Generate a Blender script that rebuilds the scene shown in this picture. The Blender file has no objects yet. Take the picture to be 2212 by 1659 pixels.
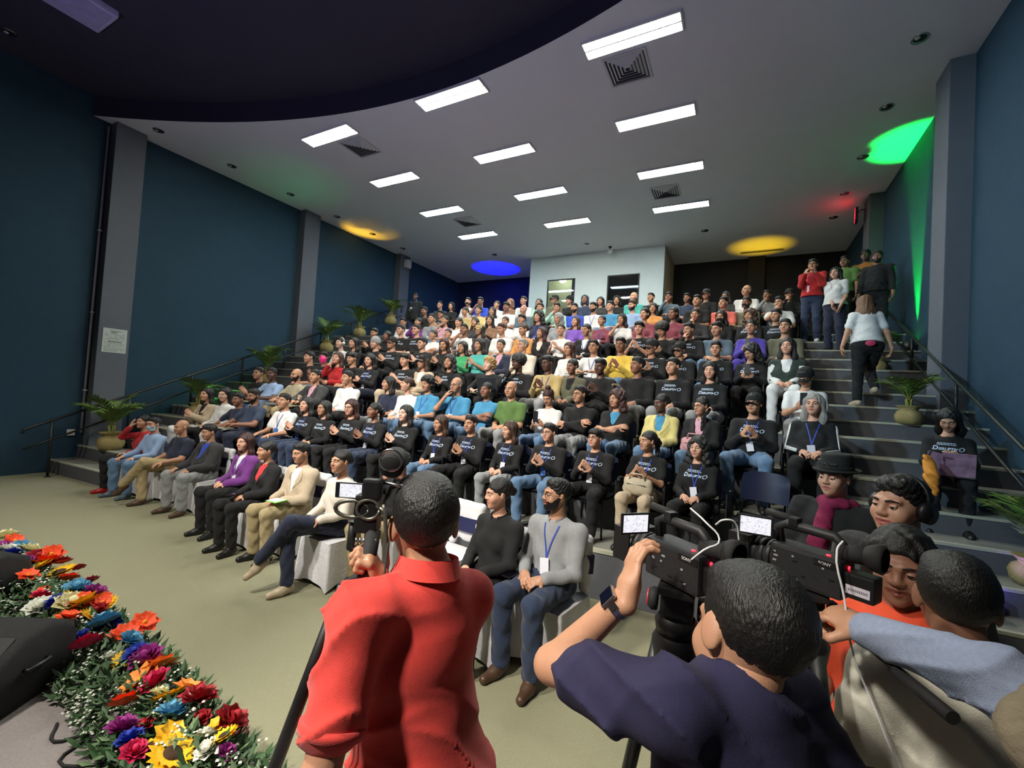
import bpy, bmesh, math, random
import numpy as np
from mathutils import Vector, Matrix, Euler
from mathutils.bvhtree import BVHTree

random.seed(7)
SC = bpy.context.scene
COL = SC.collection
PI = math.pi

# ------------------------------------------------------------------ camera
YAW, PIT, ROL, CAMH = 0.4844, 0.0307, 0.0613, 2.0
fw = Vector((-math.sin(YAW)*math.cos(PIT), math.cos(YAW)*math.cos(PIT), math.sin(PIT)))
rt = Vector((math.cos(YAW), math.sin(YAW), 0)); up = rt.cross(fw)
rx = rt*math.cos(ROL) + up*math.sin(ROL); uy = up*math.cos(ROL) - rt*math.sin(ROL)
cam = bpy.data.cameras.new('camera'); cam.lens = 36*940/2212; cam.sensor_width = 36
cam.sensor_fit = 'HORIZONTAL'; cam.clip_start = .02; cam.clip_end = 100
camo = bpy.data.objects.new('camera', cam); COL.objects.link(camo)
camo.matrix_world = Matrix(((rx.x, uy.x, -fw.x, 0), (rx.y, uy.y, -fw.y, 0), (rx.z, uy.z, -fw.z, CAMH), (0, 0, 0, 1)))
SC.camera = camo

# ------------------------------------------------------------------ world, exposure
w = bpy.data.worlds.new('world'); SC.world = w; w.use_nodes = True
w.node_tree.nodes['Background'].inputs[0].default_value = (.35, .37, .5, 1)
w.node_tree.nodes['Background'].inputs[1].default_value = 0.02
vs = SC.view_settings
vs.view_transform = 'Standard'; vs.look = 'None'; vs.gamma = 1; vs.exposure = 0.12
vs.use_curve_mapping = False
TROFFER_E = 60.0

def area_lamp(name, loc, target, size, power, col, spread=PI):
    l = bpy.data.lights.new(name, 'AREA'); l.energy = power; l.color = col; l.size = size; l.spread = spread
    o = bpy.data.objects.new(name, l); COL.objects.link(o); o.location = loc
    o.rotation_euler = (Vector(target)-Vector(loc)).to_track_quat('-Z', 'Y').to_euler()
    return o
def spot_lamp(name, loc, target, power, col, ang, blend=.4, rad=.04, parent=None):
    l = bpy.data.lights.new(name, 'SPOT'); l.energy = power; l.color = col; l.spot_size = math.radians(ang)
    l.spot_blend = blend; l.shadow_soft_size = rad
    o = bpy.data.objects.new(name, l); COL.objects.link(o); o.location = loc
    o.rotation_euler = (Vector(target)-Vector(loc)).to_track_quat('-Z', 'Y').to_euler()
    if parent: o.parent = parent; o.matrix_parent_inverse = parent.matrix_basis.inverted()
    return o
# ------------------------------------------------------------------ materials
def lin(c):
    if isinstance(c, str):
        c = tuple(int(c[i:i+2], 16)/255 for i in (0, 2, 4))
    return tuple((v/12.92 if v <= .04045 else ((v+.055)/1.055)**2.4) for v in c)
MATS = {}
def mat(name, col, rough=.6, metal=0, spec=.5, nscale=0, namt=.12, bump=0, bscale=None, emit=None, estr=0,
        stretch=None, alpha=None, trans=0, sheen=0, coat=0):
    if name in MATS: return MATS[name]
    m = bpy.data.materials.new(name); m.use_nodes = True; nt = m.node_tree; b = nt.nodes['Principled BSDF']
    c = lin(col)
    b.inputs['Base Color'].default_value = (*c, 1); b.inputs['Roughness'].default_value = rough
    b.inputs['Metallic'].default_value = metal; b.inputs['Specular IOR Level'].default_value = spec
    if trans: b.inputs['Transmission Weight'].default_value = trans
    if sheen: b.inputs['Sheen Weight'].default_value = sheen
    if coat: b.inputs['Coat Weight'].default_value = coat
    if emit is not None:
        b.inputs['Emission Color'].default_value = (*lin(emit), 1); b.inputs['Emission Strength'].default_value = estr
    if nscale or bump:
        tc = nt.nodes.new('ShaderNodeTexCoord'); src = tc.outputs['Object']
        if stretch:
            mp = nt.nodes.new('ShaderNodeMapping'); mp.inputs['Scale'].default_value = stretch
            nt.links.new(src, mp.inputs['Vector']); src = mp.outputs['Vector']
        n = nt.nodes.new('ShaderNodeTexNoise'); n.inputs['Scale'].default_value = nscale or 20; n.inputs['Detail'].default_value = 4
        nt.links.new(src, n.inputs['Vector'])
        if nscale and namt:
            r = nt.nodes.new('ShaderNodeMix'); r.data_type = 'RGBA'
            r.inputs[6].default_value = tuple(max(0, v*(1-namt*2)) for v in c)+(1,)
            r.inputs[7].default_value = tuple(min(1, v*(1+namt*2)+.004) for v in c)+(1,)
            nt.links.new(n.outputs['Fac'], r.inputs[0]); nt.links.new(r.outputs[2], b.inputs['Base Color'])
        if bump:
            n2 = n
            if bscale:
                n2 = nt.nodes.new('ShaderNodeTexNoise'); n2.inputs['Scale'].default_value = bscale; n2.inputs['Detail'].default_value = 3
                nt.links.new(src, n2.inputs['Vector'])
            bp = nt.nodes.new('ShaderNodeBump'); bp.inputs['Strength'].default_value = bump; bp.inputs['Distance'].default_value = .02
            nt.links.new(n2.outputs['Fac'], bp.inputs['Height']); nt.links.new(bp.outputs[0], b.inputs['Normal'])
    MATS[name] = m
    return m

# ------------------------------------------------------------------ object helpers
def tag(o, label=None, cat=None, group=None, kind=None):
    if label: o['label'] = label
    if cat: o['category'] = cat
    if group: o['group'] = group
    if kind: o['kind'] = kind
    return o
def empty(name, loc=(0, 0, 0), rz=0):
    o = bpy.data.objects.new(name, None); COL.objects.link(o); o.location = loc; o.rotation_euler = (0, 0, rz)
    o.empty_display_size = .1
    return o
def link(name, me, parent=None, mats=None, smooth=False):
    o = bpy.data.objects.new(name, me); COL.objects.link(o)
    if parent: o.parent = parent
    if mats:
        if not isinstance(mats, (list, tuple)): mats = [mats]
        while len(me.materials) < len(mats): me.materials.append(None)
        for i, m in enumerate(mats):
            if me.materials[i] is None and me.users <= 1: me.materials[i] = m
            elif me.materials[i] is not m:
                o.material_slots[i].link = 'OBJECT'; o.material_slots[i].material = m
    return o
def mesh_np(name, V, F, smooth=True, mi=None):
    """V (n,3), F list of arrays (each (m,k))"""
    me = bpy.data.meshes.new(name)
    V = np.asarray(V, np.float32)
    Fs = [np.asarray(f, np.int32) for f in (F if isinstance(F, list) else [F]) if len(f)]
    me.vertices.add(len(V)); me.vertices.foreach_set('co', V.ravel())
    nl = sum(f.size for f in Fs); npoly = sum(len(f) for f in Fs)
    me.loops.add(nl); me.polygons.add(npoly)
    me.loops.foreach_set('vertex_index', np.concatenate([f.ravel() for f in Fs]))
    tot = np.concatenate([np.full(len(f), f.shape[1], np.int32) for f in Fs])
    st = np.concatenate([[0], np.cumsum(tot)[:-1]]).astype(np.int32)
    me.polygons.foreach_set('loop_start', st)
    try: me.polygons.foreach_set('loop_total', tot)
    except Exception: pass
    if smooth: me.polygons.foreach_set('use_smooth', np.ones(npoly, bool))
    if mi is not None: me.polygons.foreach_set('material_index', np.asarray(mi, np.int32))
    me.update(calc_edges=True)
    return me

class MB:
    """collects simple shapes into one mesh"""
    def __init__(s): s.v = []; s.f = []; s.m = []; s.sm = []
    def add(s, vs, fs, mi=0, sm=False):
        k = len(s.v); s.v += [tuple(v) for v in vs]; s.f += [tuple(i+k for i in f) for f in fs]; s.m += [mi]*len(fs); s.sm += [sm]*len(fs)
        return s
    def box(s, x0, x1, y0, y1, z0, z1, mi=0, M=None):
        vs = [Vector((x, y, z)) for z in (z0, z1) for y in (y0, y1) for x in (x0, x1)]
        if M is not None: vs = [M @ v for v in vs]
        return s.add(vs, [(0, 2, 3, 1), (4, 5, 7, 6), (0, 1, 5, 4), (2, 6, 7, 3), (0, 4, 6, 2), (1, 3, 7, 5)], mi)
    def bbox(s, x0, x1, y0, y1, z0, z1, b=.01, mi=0, M=None):
        """box with chamfered edges"""
        bm = bmesh.new(); bmesh.ops.create_cube(bm, size=1)
        for v in bm.verts: v.co = Vector(((x0+x1)/2+v.co.x*(x1-x0), (y0+y1)/2+v.co.y*(y1-y0), (z0+z1)/2+v.co.z*(z1-z0)))
        bmesh.ops.bevel(bm, geom=bm.edges[:], offset=b, segments=2, profile=.7, affect='EDGES', clamp_overlap=True)
        bm.verts.index_update()
        vs = [(M @ v.co if M is not None else v.co.copy()) for v in bm.verts]; fs = [[v.index for v in f.verts] for f in bm.faces]
        bm.free(); return s.add(vs, fs, mi)
    def tube(s, pts, r, n=8, mi=0, cap=True, sm=True):
        pts = [Vector(p) for p in pts]; R = r if isinstance(r, (list, tuple)) else [r]*len(pts)
        vs = []; fs = []; prev = None
        for i, p in enumerate(pts):
            d = (pts[min(i+1, len(pts)-1)]-pts[max(i-1, 0)]).normalized()
            if prev is None:
                a = d.orthogonal().normalized()
            else:
                a = (prev - d*prev.dot(d)); a = a.normalized() if a.length > 1e-6 else d.orthogonal().normalized()
            prev = a; b = d.cross(a)
            for j in range(n):
                t = 2*PI*j/n; vs.append(p+(a*math.cos(t)+b*math.sin(t))*R[i])
        for i in range(len(pts)-1):
            for j in range(n):
                fs.append((i*n+j, i*n+(j+1) % n, (i+1)*n+(j+1) % n, (i+1)*n+j))
        s.add(vs, fs, mi, sm)
        if cap:
            k = len(s.v)-len(vs)
            s.f += [tuple(k+j for j in reversed(range(n))), tuple(k+(len(pts)-1)*n+j for j in range(n))]; s.m += [mi, mi]; s.sm += [False]*2
        return s
    def lathe(s, prof, n=20, mi=0, M=None, sm=True, axis='Z'):
        vs = []; fs = []
        for r, z in prof:
            for j in range(n):
                t = 2*PI*j/n; v = Vector((r*math.cos(t), r*math.sin(t), z))
                if axis == 'Y': v = Vector((v.x, v.z, v.y))
                vs.append(M @ v if M is not None else v)
        for i in range(len(prof)-1):
            for j in range(n): fs.append((i*n+j, i*n+(j+1) % n, (i+1)*n+(j+1) % n, (i+1)*n+j))
        return s.add(vs, fs, mi, sm)
    def grid(s, fn, nu, nv, mi=0, sm=True, closed=False):
        vs = [fn(i/(nu-1), j/(nv-1)) for j in range(nv) for i in range(nu)]
        fs = [(j*nu+i, j*nu+i+1, (j+1)*nu+i+1, (j+1)*nu+i) for j in range(nv-1) for i in range(nu-1)]
        return s.add(vs, fs, mi, sm)
    def prism(s, poly, z0, z1, mi=0, M=None):
        n = len(poly); vs = [Vector((x, y, z)) for z in (z0, z1) for x, y in poly]
        if M is not None: vs = [M @ v for v in vs]
        fs = [tuple(reversed(range(n))), tuple(range(n, 2*n))]+[(i, (i+1) % n, n+(i+1) % n, n+i) for i in range(n)]
        return s.add(vs, fs, mi)
    def mesh(s, name):
        me = bpy.data.meshes.new(name); me.from_pydata(s.v, [], s.f)
        me.polygons.foreach_set('material_index', s.m); me.polygons.foreach_set('use_smooth', s.sm); me.update()
        return me
    def build(s, name, mats, parent=None, solid=0):
        me = s.mesh(name)
        o = link(name, me, parent, mats)
        if solid:
            md = o.modifiers.new('solid', 'SOLIDIFY'); md.thickness = solid; md.offset = 0
        return o
def struct(o, label, cat=None): return tag(o, label, cat or 'structure', kind='structure')
# ------------------------------------------------------------------ implicit-surface figure kit
A_ = lambda *x: np.array(x, float)
def unit(v):
    v = np.asarray(v, float); n = np.linalg.norm(v); return v/n if n > 1e-9 else v
def cap(a, b, ra, rb=None, k=.03, op='u'): return ('c', np.asarray(a, float), np.asarray(b, float), ra, ra if rb is None else rb, k, op)
def ell(c, r, k=.03, op='u', R=None): return ('e', np.asarray(c, float), np.asarray(r, float), R, 0, k, op)
def pln(n, d, k=.003): return ('p', unit(n), d, 0, 0, k, 'i')     # keep n.p <= d
def sdf_mesh(prims, h, off=0., fold=None):
    lo = np.full(3, 1e9); hi = -lo
    for t, a, b, ra, rb, k, op in prims:
        if op != 'u': continue
        if t == 'c': m = max(ra, rb); lo = np.minimum(lo, np.minimum(a, b)-m); hi = np.maximum(hi, np.maximum(a, b)+m)
        else: m = b.max() if ra is not None else b; lo = np.minimum(lo, a-m); hi = np.maximum(hi, a+m)
    lo -= off+3*h; hi += off+3*h
    n = np.ceil((hi-lo)/h).astype(int)+1
    D = np.full(n, .5, np.float32)
    ax = [lo[i]+h*np.arange(n[i]) for i in range(3)]
    for t, a, b, ra, rb, k, op in prims:
        if t == 'p':
            g = (ax[0][:, None, None]*a[0]+ax[1][None, :, None]*a[1]+ax[2][None, None, :]*a[2])-b
            D = np.maximum(D, g.astype(np.float32)); continue
        if t == 'c': m = max(ra, rb); l = np.minimum(a, b)-m; u_ = np.maximum(a, b)+m
        else: m = b.max() if ra is not None else b; l = a-m; u_ = a+m
        pad = k+4*h+off
        i0 = np.clip(np.floor((l-pad-lo)/h).astype(int), 0, n-1); i1 = np.clip(np.ceil((u_+pad-lo)/h).astype(int)+1, 1, n)
        sl = tuple(slice(i0[i], i1[i]) for i in range(3))
        X = ax[0][sl[0]][:, None, None]; Y = ax[1][sl[1]][None, :, None]; Z = ax[2][sl[2]][None, None, :]
        if t == 'c':
            d = b-a; L = d@d+1e-12
            px, py, pz = X-a[0], Y-a[1], Z-a[2]
            tt = np.clip((px*d[0]+py*d[1]+pz*d[2])/L, 0, 1)
            g = np.sqrt((px-tt*d[0])**2+(py-tt*d[1])**2+(pz-tt*d[2])**2)-(ra+(rb-ra)*tt)
        else:
            px, py, pz = X-a[0], Y-a[1], Z-a[2]
            if ra is not None:
                R = ra; px, py, pz = (R[0, 0]*px+R[1, 0]*py+R[2, 0]*pz, R[0, 1]*px+R[1, 1]*py+R[2, 1]*pz, R[0, 2]*px+R[1, 2]*py+R[2, 2]*pz)
            k0 = np.sqrt((px/b[0])**2+(py/b[1])**2+(pz/b[2])**2)
            k1 = np.sqrt((px/b[0]**2)**2+(py/b[1]**2)**2+(pz/b[2]**2)**2)+1e-9
            g = k0*(k0-1)/k1
        g = g.astype(np.float32); o = D[sl]
        if op == 'u':
            hh = np.maximum(k-np.abs(o-g), 0)/k; D[sl] = np.minimum(o, g)-hh*hh*k*.25
        elif op == 's':
            g = -g; hh = np.maximum(k-np.abs(o-g), 0)/k; D[sl] = np.maximum(o, g)+hh*hh*k*.25
    if off: D = D-off
    if fold is not None:
        amp, fr, seed = fold[:3]
        sz = fold[3] if len(fold) > 3 else (1, 1, 1)
        X = ax[0][:, None, None]*fr*sz[0]; Y = ax[1][None, :, None]*fr*sz[1]; Z = ax[2][None, None, :]*fr*sz[2]
        s = seed*1.7
        if len(fold) > 4:
            ph = X*.55+Y*.35+Z*1.0+1.1*np.sin(X*.33+Y*.41-Z*.22+s)+.8*np.sin(Y*.37+Z*.29+2*s)
            ph2 = -X*.6+Y*.5+Z*.8+1.3*np.sin(X*.27+Z*.35+3*s)
            rid = (1-np.abs(np.sin(ph)))**2*(.5+.5*np.sin(X*.21-Z*.19+s))+.7*(1-np.abs(np.sin(ph2)))**2*(.5+.5*np.sin(Y*.23+X*.17+2*s))
            D = D-(amp*rid).astype(np.float32); return surface_nets(D, lo, h)
        q = np.sin(X*1.0+Z*1.3+2*np.sin(Y*.8+s)+s)+np.sin(Y*1.4-Z*1.1+1.7*np.sin(X*.9+2*s))+.6*np.sin(Z*2.1+X*1.7-Y*1.2+s*3+np.sin(X*2))
        D = D+(amp*.45*q).astype(np.float32)
    return surface_nets(D, lo, h)
def surface_nets(D, lo, h):
    S = D < 0
    c = S[:-1, :-1, :-1].astype(np.int8)
    tot = np.zeros(c.shape, np.int8)
    for i in (0, 1):
        for j in (0, 1):
            for k in (0, 1): tot += S[i:S.shape[0]-1+i, j:S.shape[1]-1+j, k:S.shape[2]-1+k]
    act = (tot > 0) & (tot < 8)
    idx = np.argwhere(act)
    vid = np.full(act.shape, -1, np.int32); vid[act] = np.arange(len(idx))
    acc = np.zeros((len(idx), 3)); cnt = np.zeros(len(idx))
    x, y, z = idx.T
    cor = [(i, j, k) for i in (0, 1) for j in (0, 1) for k in (0, 1)]
    val = {q: D[x+q[0], y+q[1], z+q[2]] for q in cor}
    for a in cor:
        for d in range(3):
            if a[d]: continue
            b = list(a); b[d] = 1; b = tuple(b)
            va, vb = val[a], val[b]; m = (va < 0) != (vb < 0)
            t = np.where(m, va/(va-vb+1e-12*(~m)), 0)
            p = np.array(a, float)[None, :].repeat(len(idx), 0); p[:, d] += t
            acc[m] += p[m]; cnt[m] += 1
    V = lo+(idx+acc/np.maximum(cnt, 1)[:, None])*h
    F = []
    for d in range(3):
        e1, e2 = [(1, 2), (2, 0), (0, 1)][d]
        n = D.shape
        sl = [slice(1, n[i]-1) for i in range(3)]; sl[d] = slice(0, n[d]-1)
        a = S[tuple(sl)]; s2 = list(sl); s2[d] = slice(1, n[d]); b = S[tuple(s2)]
        for flip, m in ((False, a & ~b), (True, ~a & b)):
            q = np.argwhere(m)
            if not len(q): continue
            base = q+np.array([s.start for s in sl])
            o1 = np.zeros(3, int); o1[e1] = 1; o2 = np.zeros(3, int); o2[e2] = 1
            g = lambda w: vid[w[:, 0], w[:, 1], w[:, 2]]
            f = np.stack([g(base-o1-o2), g(base-o2), g(base), g(base-o1)], 1)
            F.append(f[:, ::-1] if flip else f)
    F = np.concatenate(F) if F else np.zeros((0, 4), int)
    # light smoothing
    return V, F
def join(parts):
    """parts: list of (V, F, matidx)"""
    Vs = []; Fs = []; mi = []; k = 0
    for V, F, m in parts:
        Vs.append(V); Fs.append(F+k); k += len(V)
        mi.append(np.full(len(F), m, np.int32) if np.isscalar(m) else m)
    return np.concatenate(Vs), np.concatenate(Fs), np.concatenate(mi)
def xf(V, R, t): return V@np.asarray(R, float).T+np.asarray(t, float)
def rot(ax, a):
    c, s = math.cos(a), math.sin(a)
    return {'x': A_((1, 0, 0), (0, c, -s), (0, s, c)), 'y': A_((c, 0, s), (0, 1, 0), (-s, 0, c)), 'z': A_((c, -s, 0), (s, c, 0), (0, 0, 1))}[ax]

# ---- head, local frame: origin = head centre, face toward -Y
_c = {}
def head_np(sex, h, smile=0, beard=0):
    key = ('head', sex, h, smile, beard)
    if key in _c: return _c[key]
    w = 1.0 if sex == 'm' else .95
    P = [ell((0, .018, .03), (.074*w, .094, .086)), ell((0, -.022, -.03), (.064*w, .066, .084), .03),
         ell((0, -.045, -.075), (.040*w, .040, .034), .03), ell((0, -.070, -.098), (.018, .016, .014), .022)]
    for s in (-1, 1):
        P += [ell((s*.040*w, -.058, -.032), (.024, .024, .026), .025),
              cap((s*.014, -.084, .020), (s*.042, -.072, .022), .010, .009, .018),
              ell((s*.076*w, .012, -.008), (.009, .020, .031), .008, R=rot('z', s*.35))]
    P += [ell((-.031, -.099, .001), (.021, .020, .013), .010, 's'), ell((.031, -.099, .001), (.021, .020, .013), .010, 's')]
    P += [cap((0, -.086, .010), (0, -.100, -.024), .0085, .013, .014), ell((-.012, -.094, -.029), (.010, .010, .008), .008), ell((.012, -.094, -.029), (.010, .010, .008), .008)]
    mw = .024 if not smile else .030
    up_ = .006 if smile else 0
    P += [cap((-mw, -.078, -.057+up_), (0, -.0895, -.0545), .0055, .0075, .006), cap((mw, -.078, -.057+up_), (0, -.0895, -.0545), .0055, .0075, .006),
          cap((-mw*.8, -.080, -.067+up_*.6), (0, -.088, -.0685), .0055, .0085, .006), cap((mw*.8, -.080, -.067+up_*.6), (0, -.088, -.0685), .0055, .0085, .006),
          cap((-mw*.7, -.092, -.0615), (mw*.7, -.092, -.0615), .0025, .0025, .006, 's')]
    V, F = sdf_mesh(P, h)
    C = V[F].mean(1); mi = np.zeros(len(F), np.int32)
    lip = (C[:, 1] < -.074) & (np.abs(C[:, 0]) < mw+.003) & (np.abs(C[:, 2]-(-.0615+up_*.5*np.abs(C[:, 0])/mw)) < .0115*(1.15-np.abs(C[:, 0])/(mw+.006)))
    if beard:
        bd = (C[:, 1] < .0) & (C[:, 2] < -.045+.9*np.maximum(0, C[:, 1]+.06)) & ((C[:, 2] < -.040) | (np.abs(C[:, 0]) > .05)) & (C[:, 2] < -.01)
        mi[bd] = 2
    mi[lip] = 1
    _c[key] = (V, F, mi); return _c[key]
def eyes_me(lod, side):
    key = ('eyes', lod, side)
    if key in _c: return _c[key]
    mb = MB()
    n = 10 if lod == 0 else 7
    for s in (side,):
        M = Matrix.Translation((s*.031, -.0775, .0015)) @ Matrix.Rotation(PI/2, 4, 'X') @ Matrix.Scale(1, 4)
        pr = [(.0001+.0122*math.sin(t), .0122*math.cos(t)) for t in [i*PI/8 for i in range(9)]]
        vs0 = len(mb.f); mb.lathe(pr, n, 0, M)
        for i in range(vs0, len(mb.f)):
            if (i-vs0)//n < 2: mb.m[i] = 1
        # upper lid
        def lid(u, v, s=s):
            a = (u-.5)*2.2; e = math.radians(8+v*60); r = .0135
            return (s*.031+r*math.sin(a)*1.1, -.0775-r*math.cos(a)*math.cos(e), .0015+r*math.sin(e)*.95)
        mb.grid(lid, 6, 3, 2)
    _c[key] = mb.mesh('eye'); return _c[key]
def brows_me(sex):
    key = ('brow', sex)
    if key in _c: return _c[key]
    mb = MB(); t = .0042 if sex == 'm' else .003
    for s in (-1, 1): mb.tube([(s*.012, -.0945, .0195), (s*.030, -.0915, .026), (s*.050, -.078, .0215)], [t, t, t*.5], 5)
    _c[key] = mb.mesh('eyebrows'); return _c[key]
# ---- hand, local: wrist at origin, fingers +Y, back of hand +Z, thumb +X
def hand_np(kind, h):
    key = ('hand', kind, h)
    if key in _c: return _c[key]
    curl = dict(relax=.45, flat=.08, clasp=.75, grip=1.15, spread=.12)[kind]
    P = [cap((0, -.02, 0), (0, .02, 0), .024, .026, .02), ell((-.002, .048, 0), (.038, .046, .0155), .02)]
    L = [.070, .079, .073, .057]
    for i in range(4):
        x = .030-.0205*i; sp = (1.5-i)*(.16 if kind == 'spread' else .05)
        p = A_(x*.95, .080-.004*abs(i-1.2), 0); d = A_(math.sin(sp), 1, 0); ang = 0
        segs = [.45, .30, .25]
        for j, q in enumerate(segs):
            ang += curl*(.55 if j == 0 else 1.0)*(1+.12*i)
            dd = unit(A_(d[0], math.cos(ang), -math.sin(ang)))
            p2 = p+dd*L[i]*q*1.03
            P.append(cap(p, p2, .0092-.0006*j, .0086-.0007*j, .006)); p = p2
    ta = .5+.35*curl
    p = A_(.030, .022, -.004); p2 = p+unit((.75, .62, -.25*ta*2))*.042; p3 = p2+unit((.25-.5*curl, .9, -.3*ta*2))*.032
    P += [cap(p-A_(.008, .005, 0), p2, .0145, .0105, .012), cap(p2, p3, .0105, .0085, .006)]
    _c[key] = sdf_mesh(P, h); return _c[key]
def frame(y, z):
    y = unit(y); x = unit(np.cross(y, z)); z = np.cross(x, y); return np.stack([x, y, z], 1)

# ---- hair and headgear, head-local frame
def hair_me(style, h, sex='m'):
    key = ('hair', style, h, sex)
    if key in _c: return _c[key]
    face = ell((0, -.088, -.045), (.070, .062, .105), .012, 's')
    cutf = pln(A_(0, -1.13, -1), .031)       # z > .065-1.13(y+.085)
    cutb = pln(A_(0, -.545, -1), .031)
    def cutline(y0, z0, y1, z1):             # keep above the line
        sl = (z1-z0)/(y1-y0); n = A_(0, sl, -1); nn = np.linalg.norm(n); return pln(n, (sl*y0-z0)/nn)
    sk = ell((0, .021, .036), (.080, .101, .089), .02)
    fold = (.0045, 170, 1)
    if style in ('s', 'k', 'K'):
        P = [sk, ell((0, -.025, .088), (.062, .055, .030), .03), cutline(-.082, .068, -.012, -.004), cutline(-.012, -.02, .1, -.082)]
        if style == 's' and sex == 'f': P = [sk, ell((0, .05, -.03), (.075, .06, .075), .03), face, cutline(-.085, .06, -.02, -.06)]
    elif style == 'g':
        P = [sk, ell((0, -.035, .07), (.076, .062, .045), .03), ell((0, .03, -.0), (.085, .085, .07), .03), cutline(-.1, .028, -.06, .02), cutline(-.07, .034, -.012, -.03), cutline(-.012, -.03, .1, -.09)]
    elif style in ('l', 'c', 'h0'):
        big = .014 if style == 'c' else 0
        P = [ell((0, .024, .036), (.088+big, .106+big, .092+big), .02), ell((0, .075, -.07), (.082+big, .050+big, .14), .05)]
        for s in (-1, 1):
            P += [cap((s*.070, .01, .03), (s*(.088+big), .03, -.15), .030+big, .032+big, .04), cap((s*.088, .03, -.14), (s*(.075+big), .02, -.27), .034+big, .018, .04)]
        P += [ell((0, .07, -.18), (.095+big, .045+big, .10), .04), face, ell((0, -.03, -.13), (.062, .085, .10), .01, 's')]
        fold = (.010, 60, 2) if style == 'c' else (.0045, 70, 2, (1.6, 1.6, .25))
    elif style in ('b', 'B', 'p', 'P'):
        P = [ell((0, .020, .034), (.079, .100, .089), .02), cutline(-.088, .062, -.012, -.022), cutline(-.012, -.03, .1, -.08)]
        if style == 'b': P.insert(1, ell((0, .118, .005), (.036, .032, .036), .015))
        if style == 'B': P.insert(1, ell((0, .04, .135), (.045, .042, .035), .015)); P.insert(1, cap((.07, .0, -.0), (.09, -.03, -.18), .022, .016, .03)); P.insert(1, cap((-.07, .0, -.0), (-.085, -.03, -.18), .022, .016, .03))
        if style in 'pP':
            P.insert(1, cap((0, .11, .03), (0, .145, -.02), .030, .035, .02)); P.insert(2, cap((0, .145, -.02), (.02 if style == 'p' else .09, .12, -.2), .036, .02, .03))
            P = [P[0], P[1], P[2]] + P[3:]
            # the clip planes would cut the tail: attach it separately
            Q = [P[0]]+P[3:]; V1, F1 = sdf_mesh(Q, h, 0, (.003, 95, 1)); V2, F2 = sdf_mesh([P[1], P[2]], h, 0, (.006, 70, 3))
            if style == 'P':
                V3, F3 = sdf_mesh([cap((.05, .08, -.05), (.085, -.06, -.14), .020, .022, .02), cap((.085, -.06, -.14), (.075, -.085, -.30), .022, .012, .02)], h, 0, (.006, 110, 3))
                V, F, _ = join([(V1, F1, 0), (V3, F3, 0)])
            else: V, F, _ = join([(V1, F1, 0), (V2, F2, 0)])
            _c[key] = mesh_np('hair', V, F); return _c[key]
        fold = (.003, 95, 1)
    elif style == 'a':
        P = [ell((0, .03, .045), (.118, .125, .112), .02), ell((0, -.12, -.055), (.09, .09, .105), .01, 's'), cutline(-.1, .04, .12, -.1)]; fold = (.010, 110, 4)
    elif style in ('w', 'y'):
        P = [ell((0, .025, .045), (.094, .112, .094), .02), ell((0, .06, -.03), (.084, .06, .07), .04), ell((0, -.04, .08), (.066, .060, .036), .03), face, cutline(-.1, .045, -.02, -.04)]; fold = (.010, 85, 5)
    elif style == 'fringe':   # balding: sides only
        P = [sk, cutline(-.04, -.01, .1, -.08), pln((0, .15, 1), .035)]
    if h < .005 and style == 's': fold = (.0016, 300, 1)
    V, F = sdf_mesh(P, h, 0, fold)
    _c[key] = mesh_np('hair', V, F); return _c[key]
def headgear_me(kind, h=.006):
    key = ('gear', kind)
    if key in _c: return _c[key]
    mb = MB()
    if kind == 'cap':
        prof = [(.092, -.01), (.094, .02), (.088, .06), (.068, .095), (.035, .115), (.001, .122)]
        mb.lathe([(r, z+.02) for r, z in prof], 16, 0, Matrix.Translation((0, .018, .0)) @ Matrix.Diagonal((1, 1.16, 1, 1)))
        mb.grid(lambda u, v: ((u-.5)*.15*(1-.25*v), -.075-v*.075+.06*(2*u-1)**2*(1-.4*v), .022-.012*v-.03*(2*u-1)**2), 9, 5, 0)
        mb.grid(lambda u, v: ((u-.5)*.15*(1-.25*v), -.075-v*.075+.06*(2*u-1)**2*(1-.4*v), .016-.012*v-.03*(2*u-1)**2), 9, 5, 0)
    elif kind == 'beanie':
        prof = [(.090, -.02), (.095, .0), (.096, .03), (.090, .07), (.066, .105), (.03, .125), (.001, .13)]
        mb.lathe([(r, z+.02) for r, z in prof], 18, 0, Matrix.Translation((0, .02, .0)) @ Matrix.Diagonal((1, 1.15, 1, 1)))
        mb.lathe([(.098, -.02), (.101, -.005), (.098, .02)], 18, 0, Matrix.Translation((0, .02, .02)) @ Matrix.Diagonal((1, 1.15, 1, 1)))
    elif kind == 'fedora':
        prof = [(.001, .112), (.045, .116), (.075, .125), (.085, .11), (.090, .05), (.094, .028), (.097, .024), (.118, .016), (.130, .024), (.130, .020), (.118, .010), (.092, .016)]
        mb.lathe([(r, z+.026) for r, z in prof], 28, 0, Matrix.Translation((0, .02, 0)) @ Matrix.Diagonal((.95, 1.12, 1, 1)))
        mb.lathe([(.0945, .054), (.0950, .076), (.0935, .076)], 28, 1, Matrix.Translation((0, .02, 0)) @ Matrix.Diagonal((.96, 1.13, 1, 1)))
    elif kind == 'hood':
        V, F = sdf_mesh([ell((0, .03, .03), (.105, .118, .108)), ell((0, .06, -.09), (.115, .085, .10), .05), ell((0, -.09, -.02), (.066, .085, .105), .012, 's')], h, 0, (.004, 50, 2))
        me = mesh_np('hood', V, F); _c[key] = me; return me
    _c[key] = mb.mesh(kind); return _c[key]
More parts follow.
